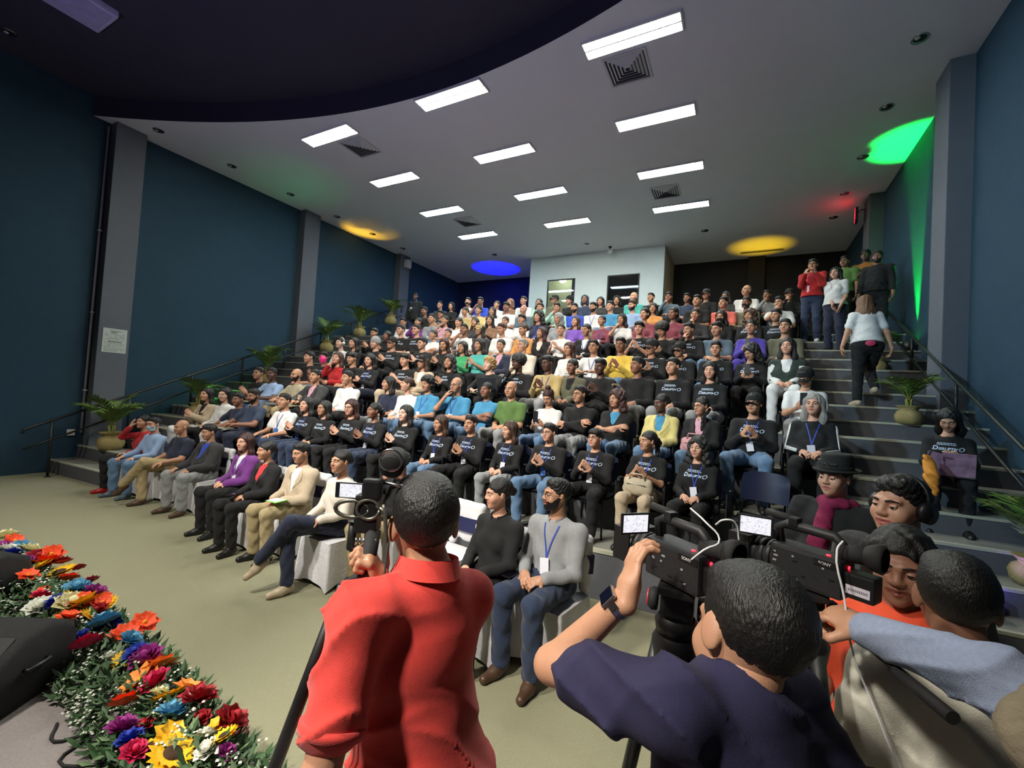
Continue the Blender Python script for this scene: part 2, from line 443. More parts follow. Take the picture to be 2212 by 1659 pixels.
def glasses_me(lens=0):
    if ('gl', lens) in _c: return _c[('gl', lens)]
    mb = MB()
    for s in (-1, 1):
        pts = [(s*.032+.022*math.cos(t), -.1005+.004*abs(math.cos(t)), .0+.0165*math.sin(t)) for t in np.linspace(0, 2*PI, 13)]
        mb.tube(pts, .0018, 5)
        mb.tube([(s*.054, -.095, .004), (s*.078, -.06, .006), (s*.082, .005, .004), (s*.080, .02, -.012)], .0018, 5)
        vs = [(s*.032+.021*math.cos(t), -.1005+.004*abs(math.cos(t)), .0+.0155*math.sin(t)) for t in np.linspace(0, 2*PI, 13)[:-1]]
        if lens: mb.add(vs, [tuple(range(12))], 1)
    mb.tube([(-.011, -.102, .003), (0, -.106, .006), (.011, -.102, .003)], .0018, 5)
    _c[('gl', lens)] = mb.mesh('glasses'); return _c[('gl', lens)]
def mask_me():
    if 'mk' in _c: return _c['mk']
    def f(u, v):
        a = (u-.5)*2.5; z = -.022-.082*v
        r = .082+.028*math.exp(-((u-.5)/.22)**2)*math.sin(PI*min(1, v*1.1+.15))
        return (r*math.sin(a)*.95, .005-r*math.cos(a)*1.08, z)
    mb = MB(); mb.grid(f, 13, 7, 0)
    for s in (-1, 1): mb.tube([(s*.078, -.02, -.03), (s*.084, .02, .005), (s*.078, .03, -.03), (s*.070, -.02, -.09)], .0015, 5)
    _c['mk'] = mb.mesh('face_mask'); return _c['mk']

# ---- bodies
def ik(a, b, l1, l2, pole):
    a, b = np.asarray(a, float), np.asarray(b, float); d = b-a; L = np.linalg.norm(d); L2 = min(L, (l1+l2)*.998); d = d/L
    x = (l1*l1-l2*l2+L2*L2)/(2*L2); r = math.sqrt(max(l1*l1-x*x, 0))
    p = np.asarray(pole, float); p = unit(p-d*(p@d)); return a+d*x+p*r
def seat_pose(name, sex, fat=0, legs='sit'):
    """local frame of a seated figure: facing -Y, origin on the floor under the hips"""
    m = sex == 'm'
    J = dict(sex=sex, fat=fat)
    shw = .172 if m else .148
    J['pel'] = A_(0, .02, .545); J['wai'] = A_(0, .055, .69); J['che'] = A_(0, .065, .835); J['nck'] = A_(0, .055, .992)
    J['head'] = A_(0, .012, 1.17); J['hyaw'] = 0; J['hpit'] = 0; J['hrol'] = 0
    J['sh'] = [A_(-shw, .055, .915), A_(shw, .055, .915)]
    J['hip'] = [A_(-.085, .01, .535), A_(.085, .01, .535)]
    J['kn'] = [A_(-.125, -.43, .545), A_(.125, -.43, .545)]
    J['an'] = [A_(-.125, -.40, .095), A_(.125, -.40, .095)]
    J['toe'] = [A_(-.15, -1, 0), A_(.15, -1, 0)]
    if legs == 'crossleg':
        J['kn'][0] = A_(-.10, -.43, .56); J['an'][0] = A_(-.02, -.46, .095)
        J['kn'][1] = A_(-.02, -.46, .655); J['an'][1] = A_(-.22, -.62, .30); J['toe'][1] = A_(-.35, -.8, -.55)
    elif legs == 'wide':
        J['kn'] = [A_(-.19, -.41, .545), A_(.19, -.41, .545)]; J['an'] = [A_(-.17, -.40, .095), A_(.17, -.38, .095)]
    W = {}; HK = ['relax', 'relax']
    zt = .65 if not fat else .67
    if name == 'lap': W = [A_(-.085, -.235, zt), A_(.085, -.245, zt)]; D = [A_(.62, -.72, -.18), A_(-.62, -.70, -.18)]; N = [A_(-.3, -.35, .9), A_(.3, -.35, .9)]; HK = ['clasp', 'clasp']
    elif name == 'knees': W = [A_(-.14, -.30, .645), A_(.14, -.31, .645)]; D = [A_(.12, -1, -.32), A_(-.12, -1, -.32)]; N = [A_(0, -.2, 1), A_(0, -.2, 1)]
    elif name == 'table': W = [A_(-.12, -.30, .725), A_(.10, -.31, .725)]; D = [A_(.75, -.6, .0), A_(-.75, -.6, 0)]; N = [A_(0, 0, 1), A_(0, 0, 1)]
    elif name == 'clap': W = [A_(-.075, -.235, .80), A_(.075, -.245, .79)]; D = [A_(.42, -.45, .72), A_(-.42, -.50, .72)]; N = [A_(-.9, -.4, .1), A_(.9, -.4, .1)]; HK = ['flat', 'flat']
    elif name == 'crossed': W = [A_(.105, -.155, .80), A_(-.105, -.185, .755)]; D = [A_(1, -.05, .15), A_(-1, .1, .12)]; N = [A_(0, -1, .4), A_(0, -1, .4)]
    elif name == 'chin': W = [A_(-.045, -.155, 1.00), A_(.05, -.20, .70)]; D = [A_(.25, .45, .85), A_(-.95, -.25, .05)]; N = [A_(-.6, -.8, .3), A_(0, -.5, .9)]; HK = ['clasp', 'relax']
    elif name == 'face': W = [A_(-.02, -.165, 1.08), A_(.10, -.24, .66)]; D = [A_(-.05, .35, 1), A_(-.5, -.8, -.1)]; N = [A_(-.2, -1, .3), A_(0, -.3, 1)]; HK = ['spread', 'relax']
    elif name == 'phone': W = [A_(-.07, -.265, .76), A_(.07, -.265, .76)]; D = [A_(.35, -.55, .6), A_(-.35, -.55, .6)]; N = [A_(-.75, -.6, -.2), A_(.75, -.6, -.2)]; HK = ['clasp', 'clasp']
    J['wr'] = W; J['hd'] = D; J['hn'] = N; J['hk'] = HK
    l1, l2 = (.275, .245) if m else (.255, .225)
    pole = {'crossed': (1.0, .0, -.5), 'chin': (.7, -.2, -1), 'face': (.8, 0, -1), 'table': (1, .2, -.6)}.get(name, (.55, .45, -.7))
    J['el'] = []
    for i, s in enumerate((-1, 1)):
        J['el'].append(ik(J['sh'][i], W[i], l1, l2, A_(s*pole[0], pole[1], pole[2])))
    return J
def torso_prims(J, g=0.):
    m = J['sex'] == 'm'; f = J.get('fat', 0)
    sw = np.linalg.norm(J['sh'][1]-J['sh'][0])/2
    up_ = unit(J['nck']-J['pel']); rt_ = unit(J['sh'][1]-J['sh'][0]); fo = np.cross(up_, rt_)   # fo: front(-Y when rt=+X, up=+Z) -> cross(z,x)=+y = back
    R = np.stack([rt_, fo, up_], 1)
    hr = unit(J['hip'][1]-J['hip'][0])
    P = [ell(J['pel'], (.165 if m else .172, .125, .115), .06, R=R), ell(J['wai']-fo*(.02+.03*f), (.148 if m else .132)*A_(1, 0, 0)+A_(.03*f, .108+.035*f, .14), .07, R=R),
         ell(J['che']-fo*.005, A_((sw*.88), .112 if m else .105, .16), .07, R=R),
         cap(J['nck']-up_*.068, J['sh'][0], .048, .050 if m else .043, .05), cap(J['nck']-up_*.068, J['sh'][1], .048, .050 if m else .043, .05),
         cap(J['che']+up_*.08, J['nck']-up_*.02, .075, .050, .05)]
    if not m:
        for s in (-1, 1): P.append(ell(J['che']+rt_*s*.068-fo*.085-up_*.035, (.062, .050, .060), .04, R=R))
    return P, R
def arm_prims(J, i, fore=1., up0=0.):
    m = J['sex'] == 'm'; q = 1.0 if m else .86
    q *= 1+.12*J.get('fat', 0)
    s, e, w = J['sh'][i], J['el'][i], J['wr'][i]
    P = [cap(s, e, .053*q, .040*q, .04)]
    if fore > 0: P.append(cap(e, e+(w-e)*fore, .040*q, .040*q+(.026-.040*q)*fore, .02))
    return P
def leg_prims(J, i, to=1.):
    m = J['sex'] == 'm'; f = J.get('fat', 0)
    h, k, a = J['hip'][i], J['kn'][i], J['an'][i]
    mid = k+(a-k)*.3
    P = [cap(h, k, .078+.012*f, .049, .05)]
    P += [cap(k, mid, .048, .046, .03), cap(mid, k+(a-k)*to, .046, .046+(.034-.046)*to, .03)]
    return P
def head_R(J): return rot('z', J['hyaw'])@rot('x', J['hpit'])@rot('y', J['hrol'])
LODH = {0: (.013, .0046, .0042, .011, .006), 1: (.019, .0072, .0062, .0165, .009), 2: (.009, .0036, .0036, .0075, .0045)}   # body, head, hand, cloth, hair
def body_np(J, lod, core=None, smile=0, beard=0):
    hb, hh, hn, hc, _ = LODH[lod]
    if core is None:
        P, R = torso_prims(J)
        P += [cap(J['nck']-A_(0, 0, .03), J['head']+head_R(J)@A_(0, .02, -.05), .054 if J['sex'] == 'm' else .046, .052 if J['sex'] == 'm' else .044, .03)]
        for i in (0, 1):
            P += arm_prims(J, i)+leg_prims(J, i)
            t = unit(J['toe'][i]); P.append(cap(J['an'][i]-A_(0, 0, .03), J['an'][i]+t*.11-A_(0, 0, .065), .028, .016, .03))
        core = sdf_mesh(P, hb)
    parts = [(core[0], core[1], 0)]
    hv, hf, hm = head_np(J['sex'], hh, smile, beard)
    parts.append((xf(hv*J.get('hs', 1.), head_R(J), J['head']), hf, hm))
    for i in (0, 1):
        V, F = hand_np(J['hk'][i], hn)
        R = frame(J['hd'][i], J['hn'][i])
        # right hand (i=0): thumb must point to the body's inside; local thumb is +X
        s = 1 if i == 0 else -1
        V = V*A_(s, 1, 1)*(1.0 if J['sex'] == 'm' else .92)
        if s < 0: F = F[:, ::-1]
        parts.append((xf(V, R, J['wr'][i]), F, 0))
    return core, join(parts)
def shirt_np(J, lod, sleeve='long', g=.012, open_=None, seed=1, amp=.006, fr=24, hem=None, h=None, ridge=False):
    hc = h or LODH[lod][3]
    P, R = torso_prims(J)
    up_ = R[:, 2]; fo = R[:, 1]
    P = [p for p in P]
    P[5] = cap(J['che']+up_*.08, J['nck']-up_*.055, .075, .055, .05)
    for i in (0, 1): P += arm_prims(J, i, {'long': .96, 'short': 0., 'half': .0, 'elbow': .55}[sleeve])
    if sleeve in ('short', 'half'):
        # shorten the upper-arm prim
        k = .66 if sleeve == 'short' else .9
        P = [p for p in P if not (p[0] == 'c' and any(np.allclose(p[2], J['el'][i]) for i in (0, 1)))]
        q = 1.0 if J['sex'] == 'm' else .86
        for i in (0, 1): P.append(cap(J['sh'][i], J['sh'][i]+(J['el'][i]-J['sh'][i])*k, .055*q, .052*q, .04))
    P = [(t, a, b, ra, rb, k, op) for t, a, b, ra, rb, k, op in P]
    if hem is not None:
        P.append(cap(J['wai']-fo*.015, J['pel']-up_*.04, .135+.02*J.get('fat', 0), .150, .05)); P.append(ell(J['pel']-up_*.03, (.185, .145, .16), .05, R=R)); P.append(pln(-up_, -(up_@(J['pel']-up_*hem))))
    P.append(ell(J['nck']+up_*(.036 if not ridge else .042)-fo*.03, (.068, .082 if not ridge else .068, .072 if not ridge else .062), .008, 's', R=R))
    if open_:
        fb = .03*J.get('fat', 0)+(.03 if J['sex'] == 'f' else 0)
        q0, q1, q2, q3 = J['nck']-fo*.10-up_*.01, J['che']-fo*(.145+fb), J['wai']-fo*(.165+fb), J['pel']-fo*.17
        P += [cap(q0, q1, open_, open_*.75, .006, 's'), cap(q1, q2, open_*.75, .030, .006, 's'), cap(q2, q3, .030, .045, .006, 's')]
    V, F = sdf_mesh(P, hc, g, (amp, fr, seed) if not ridge else (amp, fr, seed, (1, 1, 1), 1))
    return V, F
def trousers_np(J, lod, g=.010, seed=2, to=.97, skirt=False, h=None):
    hc = h or LODH[lod][3]
    P = [torso_prims(J)[0][0]]
    m = J['sex'] == 'm'; f = J.get('fat', 0)
    for i in (0, 1):
        h_, k_, a_ = J['hip'][i], J['kn'][i], J['an'][i]
        P += [cap(h_, k_, .084+.012*f, .060 if m else .056, .05), cap(k_, k_+(a_-k_)*to, .060 if m else .056, .052 if m else .046, .03)]
    return sdf_mesh(P, hc, g, (.0065, 40, seed, (1, 1, .75)))
def shoe_np(J, lod, i):
    hs = max(.007, LODH[lod][2]*1.4)
    if 1:
        t = unit(A_(*J['toe'][i])); a = J['an'][i]
        lat = unit(np.cross(t, A_(0, 0, 1))); upv = np.cross(lat, t)
        P = [cap(a-upv*.04-t*.03, a-upv*.052+t*.05, .040, .040, .03), cap(a-upv*.058+t*.05, a-upv*.066+t*.145, .038, .030, .03), cap(a, a-upv*.03, .042, .040, .03),
             ('p', -upv, -(upv@(a-upv*.095)), 0, 0, .003, 'i')]
        return sdf_mesh(P, hs)
# ------------------------------------------------------------------ the hall
KS = 1.111
XL, XR, YB, ZC, ZS = -11.85, 2.72, 16.55, 7.19, 7.60      # left/right walls, back wall, ceiling, stage ceiling
SLP = .06
def yoff(x): return SLP*(x+4.35)
def arc(x): return 5.755-.0423*(x+4.67)**2                   # front edge of the house ceiling
RISE, DEP, Y0, Z1 = .42, .80, 4.25, .50
M_carpet = mat('olive grey carpet', '8d8b70', .95, nscale=90, namt=.10, bump=.35, bscale=260)
M_tier = mat('grey tier carpet', '7d7d74', .95, nscale=120, namt=.10, bump=.3, bscale=260)
M_riser = mat('dark grey riser paint', '55565a', .9, nscale=30, namt=.05)
M_nose = mat('pale worn step nosing', 'a9a995', .8, nscale=40, namt=.08)
M_wall = mat('teal blue wall paint', '183a4d', .85, nscale=6, namt=.04, bump=.15, bscale=120)
M_wallblue = mat('deep navy wall tint', '151f46', .85, nscale=6, namt=.04, bump=.15, bscale=120)  # carries the blue light on the rear wall in its colour
M_dark = mat('charcoal wall paint', '1d1d1e', .9, nscale=6, namt=.04)
M_pil = mat('grey pilaster paint', '5e626a', .85, nscale=8, namt=.03, bump=.1, bscale=120)
M_ceil = mat('matt white ceiling paint', 'dcdce0', .9, nscale=3, namt=.015)
M_sceil = mat('dark stage ceiling paint', '33303f', .9, nscale=3, namt=.03)
M_booth = mat('booth white paint', 'd8e2e0', .8, nscale=5, namt=.02)
M_stage = mat('stage carpet', '8a8280', .95, nscale=70, namt=.12, bump=.3, bscale=240)
M_black = mat('black plastic', '101012', .45, nscale=30, namt=.1)
M_blackm = mat('matt black rubber', '131314', .8, nscale=40, namt=.1)
M_rail = mat('black painted steel', '1d211f', .4, nscale=20, namt=.08)
M_white = mat('white plastic', 'dcdcd8', .5, nscale=20, namt=.02)

def slab(name, poly, z0, z1, m, label, parent=None, mats=None):
    mb = MB(); mb.prism(poly, z0, z1)
    o = mb.build(name, m, parent)
    if parent is None: struct(o, label)
    return o
floor = slab('floor', [(XL-.1, -4), (XR+.1, -4), (XR+.1, YB+.1), (XL-.1, YB+.1)], -.1, 0, M_carpet, 'olive grey carpeted floor in front of the stage')
# side walls with pilasters
def wall_box(name, x0, x1, y0, y1, z0, z1, m, label):
    mb = MB(); mb.box(x0, x1, y0, y1, z0, z1); return struct(mb.build(name, m), label)
wall_box('wall_left', XL-.2, XL, -4, YB, 0, 8.0, M_wall, 'dark teal side wall with grey pilasters behind the handrail')
wall_box('wall_right', XR, XR+.2, -4, YB, 0, 8.0, M_wall, 'teal blue side wall beside the right hand stairs')
wall_box('wall_stage', XL-.2, XR+.2, -4.2, -4, 0, 8.0, M_dark, 'dark wall behind the stage')
mb = MB(); mb.box(XL-.2, -2.33, YB, YB+.2, 0, 8.0); o = struct(mb.build('wall_back', M_wallblue), 'blue lit rear wall left of the white booth')
mb = MB(); mb.box(-2.33, XR+.2, YB, YB+.2, 0, 8.0); o = struct(mb.build('wall_back', M_dark), 'charcoal rear wall right of the white booth')
k = 1
for x0, x1, ys in ((XL, XL+.25, (3.87, 8.29, 12.39)), (XR-.27, XR, (3.78, 8.11, 12.44))):
    for y in ys:
        mb = MB(); mb.bbox(x0-(.02 if x0 == XL else 0), x1+(0 if x0 == XL else .02), y, y+.52, 0, ZC, .012)
        side = 'left' if x0 == XL else 'right'
        nm = {3.87: 'grey wall pilaster carrying the printed notice', 8.29: 'grey pilaster halfway along the left wall', 12.39: 'grey pilaster at the far end of the left wall',
              3.78: 'grey pilaster on the right wall nearest the stage', 8.11: 'grey pilaster beside the green lit strip of wall', 12.44: 'grey pilaster at the top of the right stairs'}[y]
        struct(mb.build('trim_%d' % k, M_pil), nm); k += 1
mb = MB(); mb.bbox(.05, .55, YB-.2, YB+.02, 0, ZC, .012); struct(mb.build('trim_%d' % k, M_dark), 'dark pilaster on the charcoal rear wall')
# house ceiling with curved front edge, stage ceiling above it, and the fascia between
N = 40
xs = [XL-.1+(XR-XL+.2)*i/N for i in range(N+1)]
mb = MB()
vs = [(x, arc(x), ZC) for x in xs]+[(x, YB+.1, ZC) for x in xs]+[(x, arc(x), ZC+.9) for x in xs]
fs = [(i, N+1+i, N+2+i, i+1) for i in range(N)]+[(i, i+1, 2*N+3+i, 2*N+2+i) for i in range(N)]
mb.add(vs, fs[:N], 0); mb.add(vs, fs[N:], 1)
struct(mb.build('ceiling', [M_ceil, M_sceil]), 'pale flat ceiling over the audience with a curved front edge')
mb = MB(); mb.add([(XL-.1, -4, ZS), (XR+.1, -4, ZS), (XR+.1, 6.3, ZS), (XL-.1, 6.3, ZS)], [(0, 1, 2, 3)])
struct(mb.build('ceiling', M_sceil), 'dark violet stage ceiling above the curved edge')
# seating tiers
XTL, XTR = -9.75, .98
for n in range(8):
    z = Z1+RISE*n; y0 = Y0+DEP*n; y1 = y0+DEP+.02 if n < 7 else YB
    mb = MB()
    P = [(XTL, y0+yoff(XTL)), (XTR, y0+yoff(XTR)), (XTR, y1+yoff(XTR) if n < 7 else YB), (XTL, y1+yoff(XTL) if n < 7 else YB)]
    V = [(x, y, zz) for zz in (0 if n == 0 else z-RISE-.1, z) for x, y in P]
    mb.add(V, [(4, 5, 6, 7)], 0); mb.add(V, [(0, 1, 5, 4), (1, 2, 6, 5), (2, 3, 7, 6), (3, 0, 4, 7)], 1)
    o = mb.build('seating_tier', [M_tier, M_riser]); struct(o, 'grey carpeted seating tier, %s level up from the floor' % ['first', 'second', 'third', 'fourth', 'fifth', 'sixth', 'seventh', 'top'][n], 'tier')
    # pale nosing along the front edge
    mb = MB(); a = (XTL, y0+yoff(XTL)-.012); b = (XTR, y0+yoff(XTR)-.012)
    mb.add([(a[0], a[1], z-.03), (b[0], b[1], z-.03), (b[0], b[1], z+.006), (a[0], a[1], z+.006), (b[0], b[1]+.05, z+.006), (a[0], a[1]+.05, z+.006)], [(0, 1, 2, 3), (3, 2, 4, 5)])
    mb.build('step_nosing', M_nose, o)
# aisle stairs
def stairs(x0, x1, label):
    root = empty('aisle_stairs', ((x0+x1)/2, Y0, 0)); struct(root, label, 'stairs'); root.rotation_euler = (0, 0, 0)
    for i in range(17):
        z = Z1/2+(Z1/2 if i else 0)+RISE/2*max(0, i-1); ya = Y0+DEP/2*(i-1); yb = ya+DEP/2+.01 if i < 16 else YB
        cx = (x0+x1)/2
        mb = MB()
        P = [(x0-cx, ya+yoff(x0)-Y0), (x1-cx, ya+yoff(x1)-Y0), (x1-cx, yb+(yoff(x1) if i < 16 else 0)-Y0), (x0-cx, yb+(yoff(x0) if i < 16 else 0)-Y0)]
        V = [(x, y, zz) for zz in (max(0, z-RISE-.1), z) for x, y in P]
        mb.add(V, [(4, 5, 6, 7)], 0); mb.add(V, [(0, 1, 5, 4), (1, 2, 6, 5), (2, 3, 7, 6), (3, 0, 4, 7)], 1)
        st = mb.build('step', [M_tier, M_riser], root)
        mb = MB(); a, b = P[0], P[1]; e = .008
        mb.add([(a[0], a[1]-e, z-.022), (b[0], b[1]-e, z-.022), (b[0], b[1]-e, z+.005), (a[0], a[1]-e, z+.005), (b[0], b[1]+.035, z+.005), (a[0], a[1]+.035, z+.005)], [(0, 1, 2, 3), (3, 2, 4, 5)])
        mb.build('step_nosing', M_nose, st)
    return root
stairs(XTR, XR, 'grey aisle stairs climbing beside the right wall')
stairs(XL, XTL, 'grey aisle stairs climbing beside the left wall')
# low stage with curved front
M_skirt = mat('black stage skirt', '17171a', .9, nscale=30)
ZST = .20
def sedge(x): return 1.55-.033*(x+4.57)**2
poly = [(XL, -4)]+[(XL+(XR-XL)*i/40, sedge(XL+(XR-XL)*i/40)) for i in range(41)]+[(XR, -4)]
mb = MB(); n = len(poly)
mb.add([(x, y, z) for z in (0, ZST) for x, y in poly][::1], [tuple(range(2*n-1, n-1, -1))], 0)
mb.add([(x, y, z) for z in (0, ZST) for x, y in poly], [(i, i+1, n+i+1, n+i) for i in range(n-1)], 1)
struct(mb.build('stage', [M_stage, M_skirt]), 'low grey carpeted stage with a curved front edge', 'stage')
# control booth
bx0, bx1, by = -7.09, -2.33, 14.39
booth = empty('control_booth', ((bx0+bx1)/2, by, 3.4)); struct(booth, 'white control booth with two windows at the back of the hall', 'booth')
def bp(name, m, *boxes):
    mb = MB()
    for b in boxes: mb.box(b[0]-(bx0+bx1)/2, b[1]-(bx0+bx1)/2, b[2]-by, b[3]-by, b[4]-3.4, b[5]-3.4)
    return mb.build(name, m, booth)
W1, W2 = (-6.37, -5.31), (-4.16, -3.08); wz0, wz1 = 4.55, 6.33
bp('front_wall', M_booth, (bx0, W1[0], by, by+.12, 3.4, ZC), (W1[1], W2[0], by, by+.12, 3.4, ZC), (W2[1], bx1, by, by+.12, 3.4, ZC),
   (W1[0], W1[1], by, by+.12, wz1, ZC), (W2[0], W2[1], by, by+.12, wz1, ZC), (W1[0], W1[1], by, by+.12, 3.4, wz0), (W2[0], W2[1], by, by+.12, 3.4, wz0))
bp('side_wall', mat('booth beige side paint', 'b7ad92', .85), (bx1-.12, bx1, by+.12, YB, 3.4, ZC)); bp('side_wall', M_booth, (bx0, bx0+.12, by+.12, YB, 3.4, ZC))
bp('partition', M_wallblue, (-5.69, -5.50, by+.7, YB-.02, 3.4, ZC))
bp('interior_panel', mat('pale green booth panel', 'cfd8b4', .8), (-6.9, -5.72, by+1.0, by+1.05, 3.45, ZC)); bp('interior_panel', mat('olive booth panel', '8f917a', .8), (-5.49, -5.0, by+.9, by+.95, 3.45, ZC))
bp('back_panel', M_dark, (-4.9, -2.5, by+1.2, by+1.25, 3.45, ZC))
M_frame = mat('dark window frame', '2b2b28', .5)
M_glass = mat('clear window glass', 'eef2f2', .03, trans=1.0)
for w_, gm in ((W1, M_glass), (W2, M_glass)):
    mb = MB(); t = .035
    cx = (bx0+bx1)/2
    for b in ((w_[0], w_[0]+t, wz0, wz1), (w_[1]-t, w_[1], wz0, wz1), (w_[0]+t, w_[1]-t, wz0, wz0+t), (w_[0]+t, w_[1]-t, wz1-t, wz1)): mb.box(b[0]-cx, b[1]-cx, -.01, .05, b[2]-3.4, b[3]-3.4)
    f = mb.build('window_frame', M_frame, booth)
    mb = MB(); mb.box(w_[0]+t-cx, w_[1]-t-cx, .02, .028, wz0+t-3.4, wz1-t-3.4); mb.build('window_pane', gm, f)
pl = bpy.data.lights.new('booth_lamp', 'POINT'); pl.energy = 9; pl.color = (1, 1, .85); pl.shadow_soft_size = .15
po = bpy.data.objects.new('booth_lamp', pl); COL.objects.link(po); po.parent = booth; po.location = (-.9-.4, .55, 3.1)

# ------------------------------------------------------------------ ceiling fittings
M_tub = mat('lit fluorescent tube', 'ffffff', .4, emit='fffdf2', estr=TROFFER_E*1.6)
M_tray = mat('white troffer reflector', 'f4f4f0', .35, emit='fffdf0', estr=TROFFER_E*.55)
M_tubc = mat('cool lit tube', 'ffffff', .4, emit='cfeeff', estr=TROFFER_E*1.1)
M_trayc = mat('cool troffer reflector', 'eef6fa', .35, emit='bfe8f6', estr=TROFFER_E*.38)
me_tr = {}
def troffer(x, y, cool, lab):
    r = empty('ceiling_light', (x*KS, y*KS, ZC)); r.scale = (KS, KS, 1); tag(r, lab, 'ceiling light', 'fluorescent ceiling lights')
    if not me_tr:
        mb = MB()
        for a in (-1, 1):
            mb.box(-.62, .62, a*.145-.010, a*.145+.010, -.036, 0); mb.box(a*.610-.010, a*.610+.010, -.145, .145, -.036, 0)
        mb.box(-.6, .6, -.010, .010, -.034, -.004); me_tr['f'] = mb.mesh('frame')
        for a in (-1, 1):
            mb = MB(); mb.grid(lambda u, v, a=a: (-.596+1.192*u, a*(.016+.116*v), -.006-.02*(2*v-1)**2), 2, 7); me_tr['r%d' % a] = mb.mesh('reflector')
            mb = MB(); mb.tube([(-.58, a*.072, -.024), (.58, a*.072, -.024)], .013, 8); me_tr['t%d' % a] = mb.mesh('tube')
    link('frame', me_tr['f'], r, M_white)
    for a in (-1, 1):
        link('reflector', me_tr['r%d' % a], r, M_trayc if cool else M_tray); link('tube', me_tr['t%d' % a], r, M_tubc if cool else M_tub)
ordn = ['first', 'second', 'third', 'fourth']
for j, (x, cn) in enumerate(((-1.41, 'right'), (-4.20, 'middle'), (-6.97, 'left'))):
    for i in range(4):
        cool = (j, i) in ((0, 3), (1, 2), (2, 2), (2, 3))
        troffer(x, 5.335+1.727*i, cool, '%s fluorescent ceiling light, %s from the stage in the %s line' % ('bluish lit' if cool else 'bright white', ordn[i], cn))
M_duct = mat('dark duct interior', '3a3a3c', .8); M_vent = mat('white vent louvre', 'c6c6c6', .5)
def vent(x, y, lab):
    r = empty('air_vent', (x*KS, y*KS, ZC)); r.scale = (KS, KS, 1); tag(r, lab, 'air vent', 'square ceiling air vents'); s = .26
    mb = MB()
    for a in (-1, 1): mb.box(-s-.03, s+.03, a*(s+.015)-.015, a*(s+.015)+.015, -.02, 0); mb.box(a*(s+.015)-.015, a*(s+.015)+.015, -s, s, -.02, 0)
    mb.build('frame', M_vent, r)
    mb = MB(); mb.box(-s, s, -s, s, -.003, 0); mb.build('backing', M_duct, r)
    for k in range(1, 6):
        q = s*(k-.4)/5.6; mb = MB()
        for ang in range(4):
            M = Matrix.Rotation(ang*PI/2, 4, 'Z'); vs = [M @ Vector(v) for v in ((-q, q, -.022), (q, q, -.022), (q+.026, q+.026, -.004), (-q-.026, q+.026, -.004))]
            mb.add(vs, [(0, 1, 2, 3)])
        mb.build('louvre', M_vent, r, .002)
vent(-1.57, 5.86, 'large square ceiling air vent just behind the nearest light'); vent(-6.72, 5.86, 'square ceiling air vent behind the first left hand light')
vent(-6.72, 9.62, 'square ceiling air vent before the last left hand light'); vent(-1.62, 9.70, 'square ceiling air vent behind the third right hand light')
M_chrome = mat('brushed chrome', 'c8c8c8', .25, metal=1); M_can = mat('black can interior', '151515', .6)
def downlight(x, y, z, lab):
    r = empty('downlight', (x*KS, y*KS, z)); r.scale = (KS, KS, 1); tag(r, lab, 'downlight', 'recessed round downlights')
    mb = MB(); mb.lathe([(.062, -.001), (.088, -.012), (.092, -.006), (.092, 0)], 20); mb.build('trim_ring', M_chrome, r)
    mb = MB(); mb.lathe([(.066, -.003), (.05, -.0025), (.001, -.002)], 20); mb.build('recess', M_can, r)
    mb = MB(); mb.lathe([(.001, -.022), (.02, -.018), (.03, -.004)], 12, M=Matrix.Translation((-.03, -.02, 0))); mb.build('bulb', mat('unlit frosted bulb', 'b8b8b8', .3), r)
for i, y in enumerate((3.95, 5.31, 6.71, 8.11, 9.43, 10.76)): downlight(-10.02, y, ZC, 'round downlight by the left wall, %s from the stage' % ['first', 'second', 'third', 'fourth', 'fifth', 'sixth'][i])
for i, y in enumerate((6.76, 8.11, 9.55, 11.02, 12.29)): downlight(1.76, y, ZC, 'round downlight by the right wall, %s from the stage' % ['first', 'second', 'third', 'fourth', 'fifth'][i])
for x, nm in ((-7.37, 'left of the white booth'), (-4.21, 'above the white booth'), (-1.0, 'right of the white booth')): downlight(x, 12.2, ZC, 'round downlight in front of the rear wall, '+nm)
downlight(-10.0, 2.0, ZS, 'round downlight in the dark stage ceiling')
r = empty('slot_vent', (.42, 15.85, ZC)); tag(r, 'long narrow slot vent in the yellow lit patch of ceiling', 'air vent')
mb = MB()
for a in (-1, 1): mb.box(-.62, .62, a*.09-.015, a*.09+.015, -.02, 0); mb.box(a*.61-.015, a*.61+.015, -.09, .09, -.02, 0)
mb.build('frame', M_vent, r); mb = MB(); mb.box(-.6, .6, -.08, .08, -.004, 0); mb.build('slot', M_duct, r)
# switched-off box luminaire on the stage ceiling
r = empty('box_luminaire', (-9.11, 2.28, ZS-.003)); tag(r, 'switched off boxy white light fitting on the dark stage ceiling', 'ceiling light')
mb = MB(); mb.bbox(-.36, .36, -.62, .55, -.11, 0, .03); mb.build('housing', mat('lavender lit fitting', 'b7aed0', .5, nscale=12, namt=.1), r)  # white fitting with the lavender light put into its colour
mb = MB(); mb.bbox(-.30, .30, -.56, .49, -.125, -.10, .01); mb.build('diffuser', mat('dull acrylic diffuser', 'a79fc4', .4, nscale=9, namt=.12), r)  # diffuser colour holds the same lavender light
# little dome camera over the booth
r = empty('dome_camera', (-4.02, 14.02, ZC)); tag(r, 'small white security camera hanging from the ceiling above the booth', 'camera')
mb = MB(); mb.lathe([(.055, 0), (.055, -.03), (.02, -.035), (.02, -.10)], 14); mb.build('bracket', M_blackm, r)
mb = MB(); mb.lathe([(.02, -.09), (.085, -.11), (.09, -.17), (.05, -.225), (.001, -.235)], 16); mb.build('dome', M_white, r)
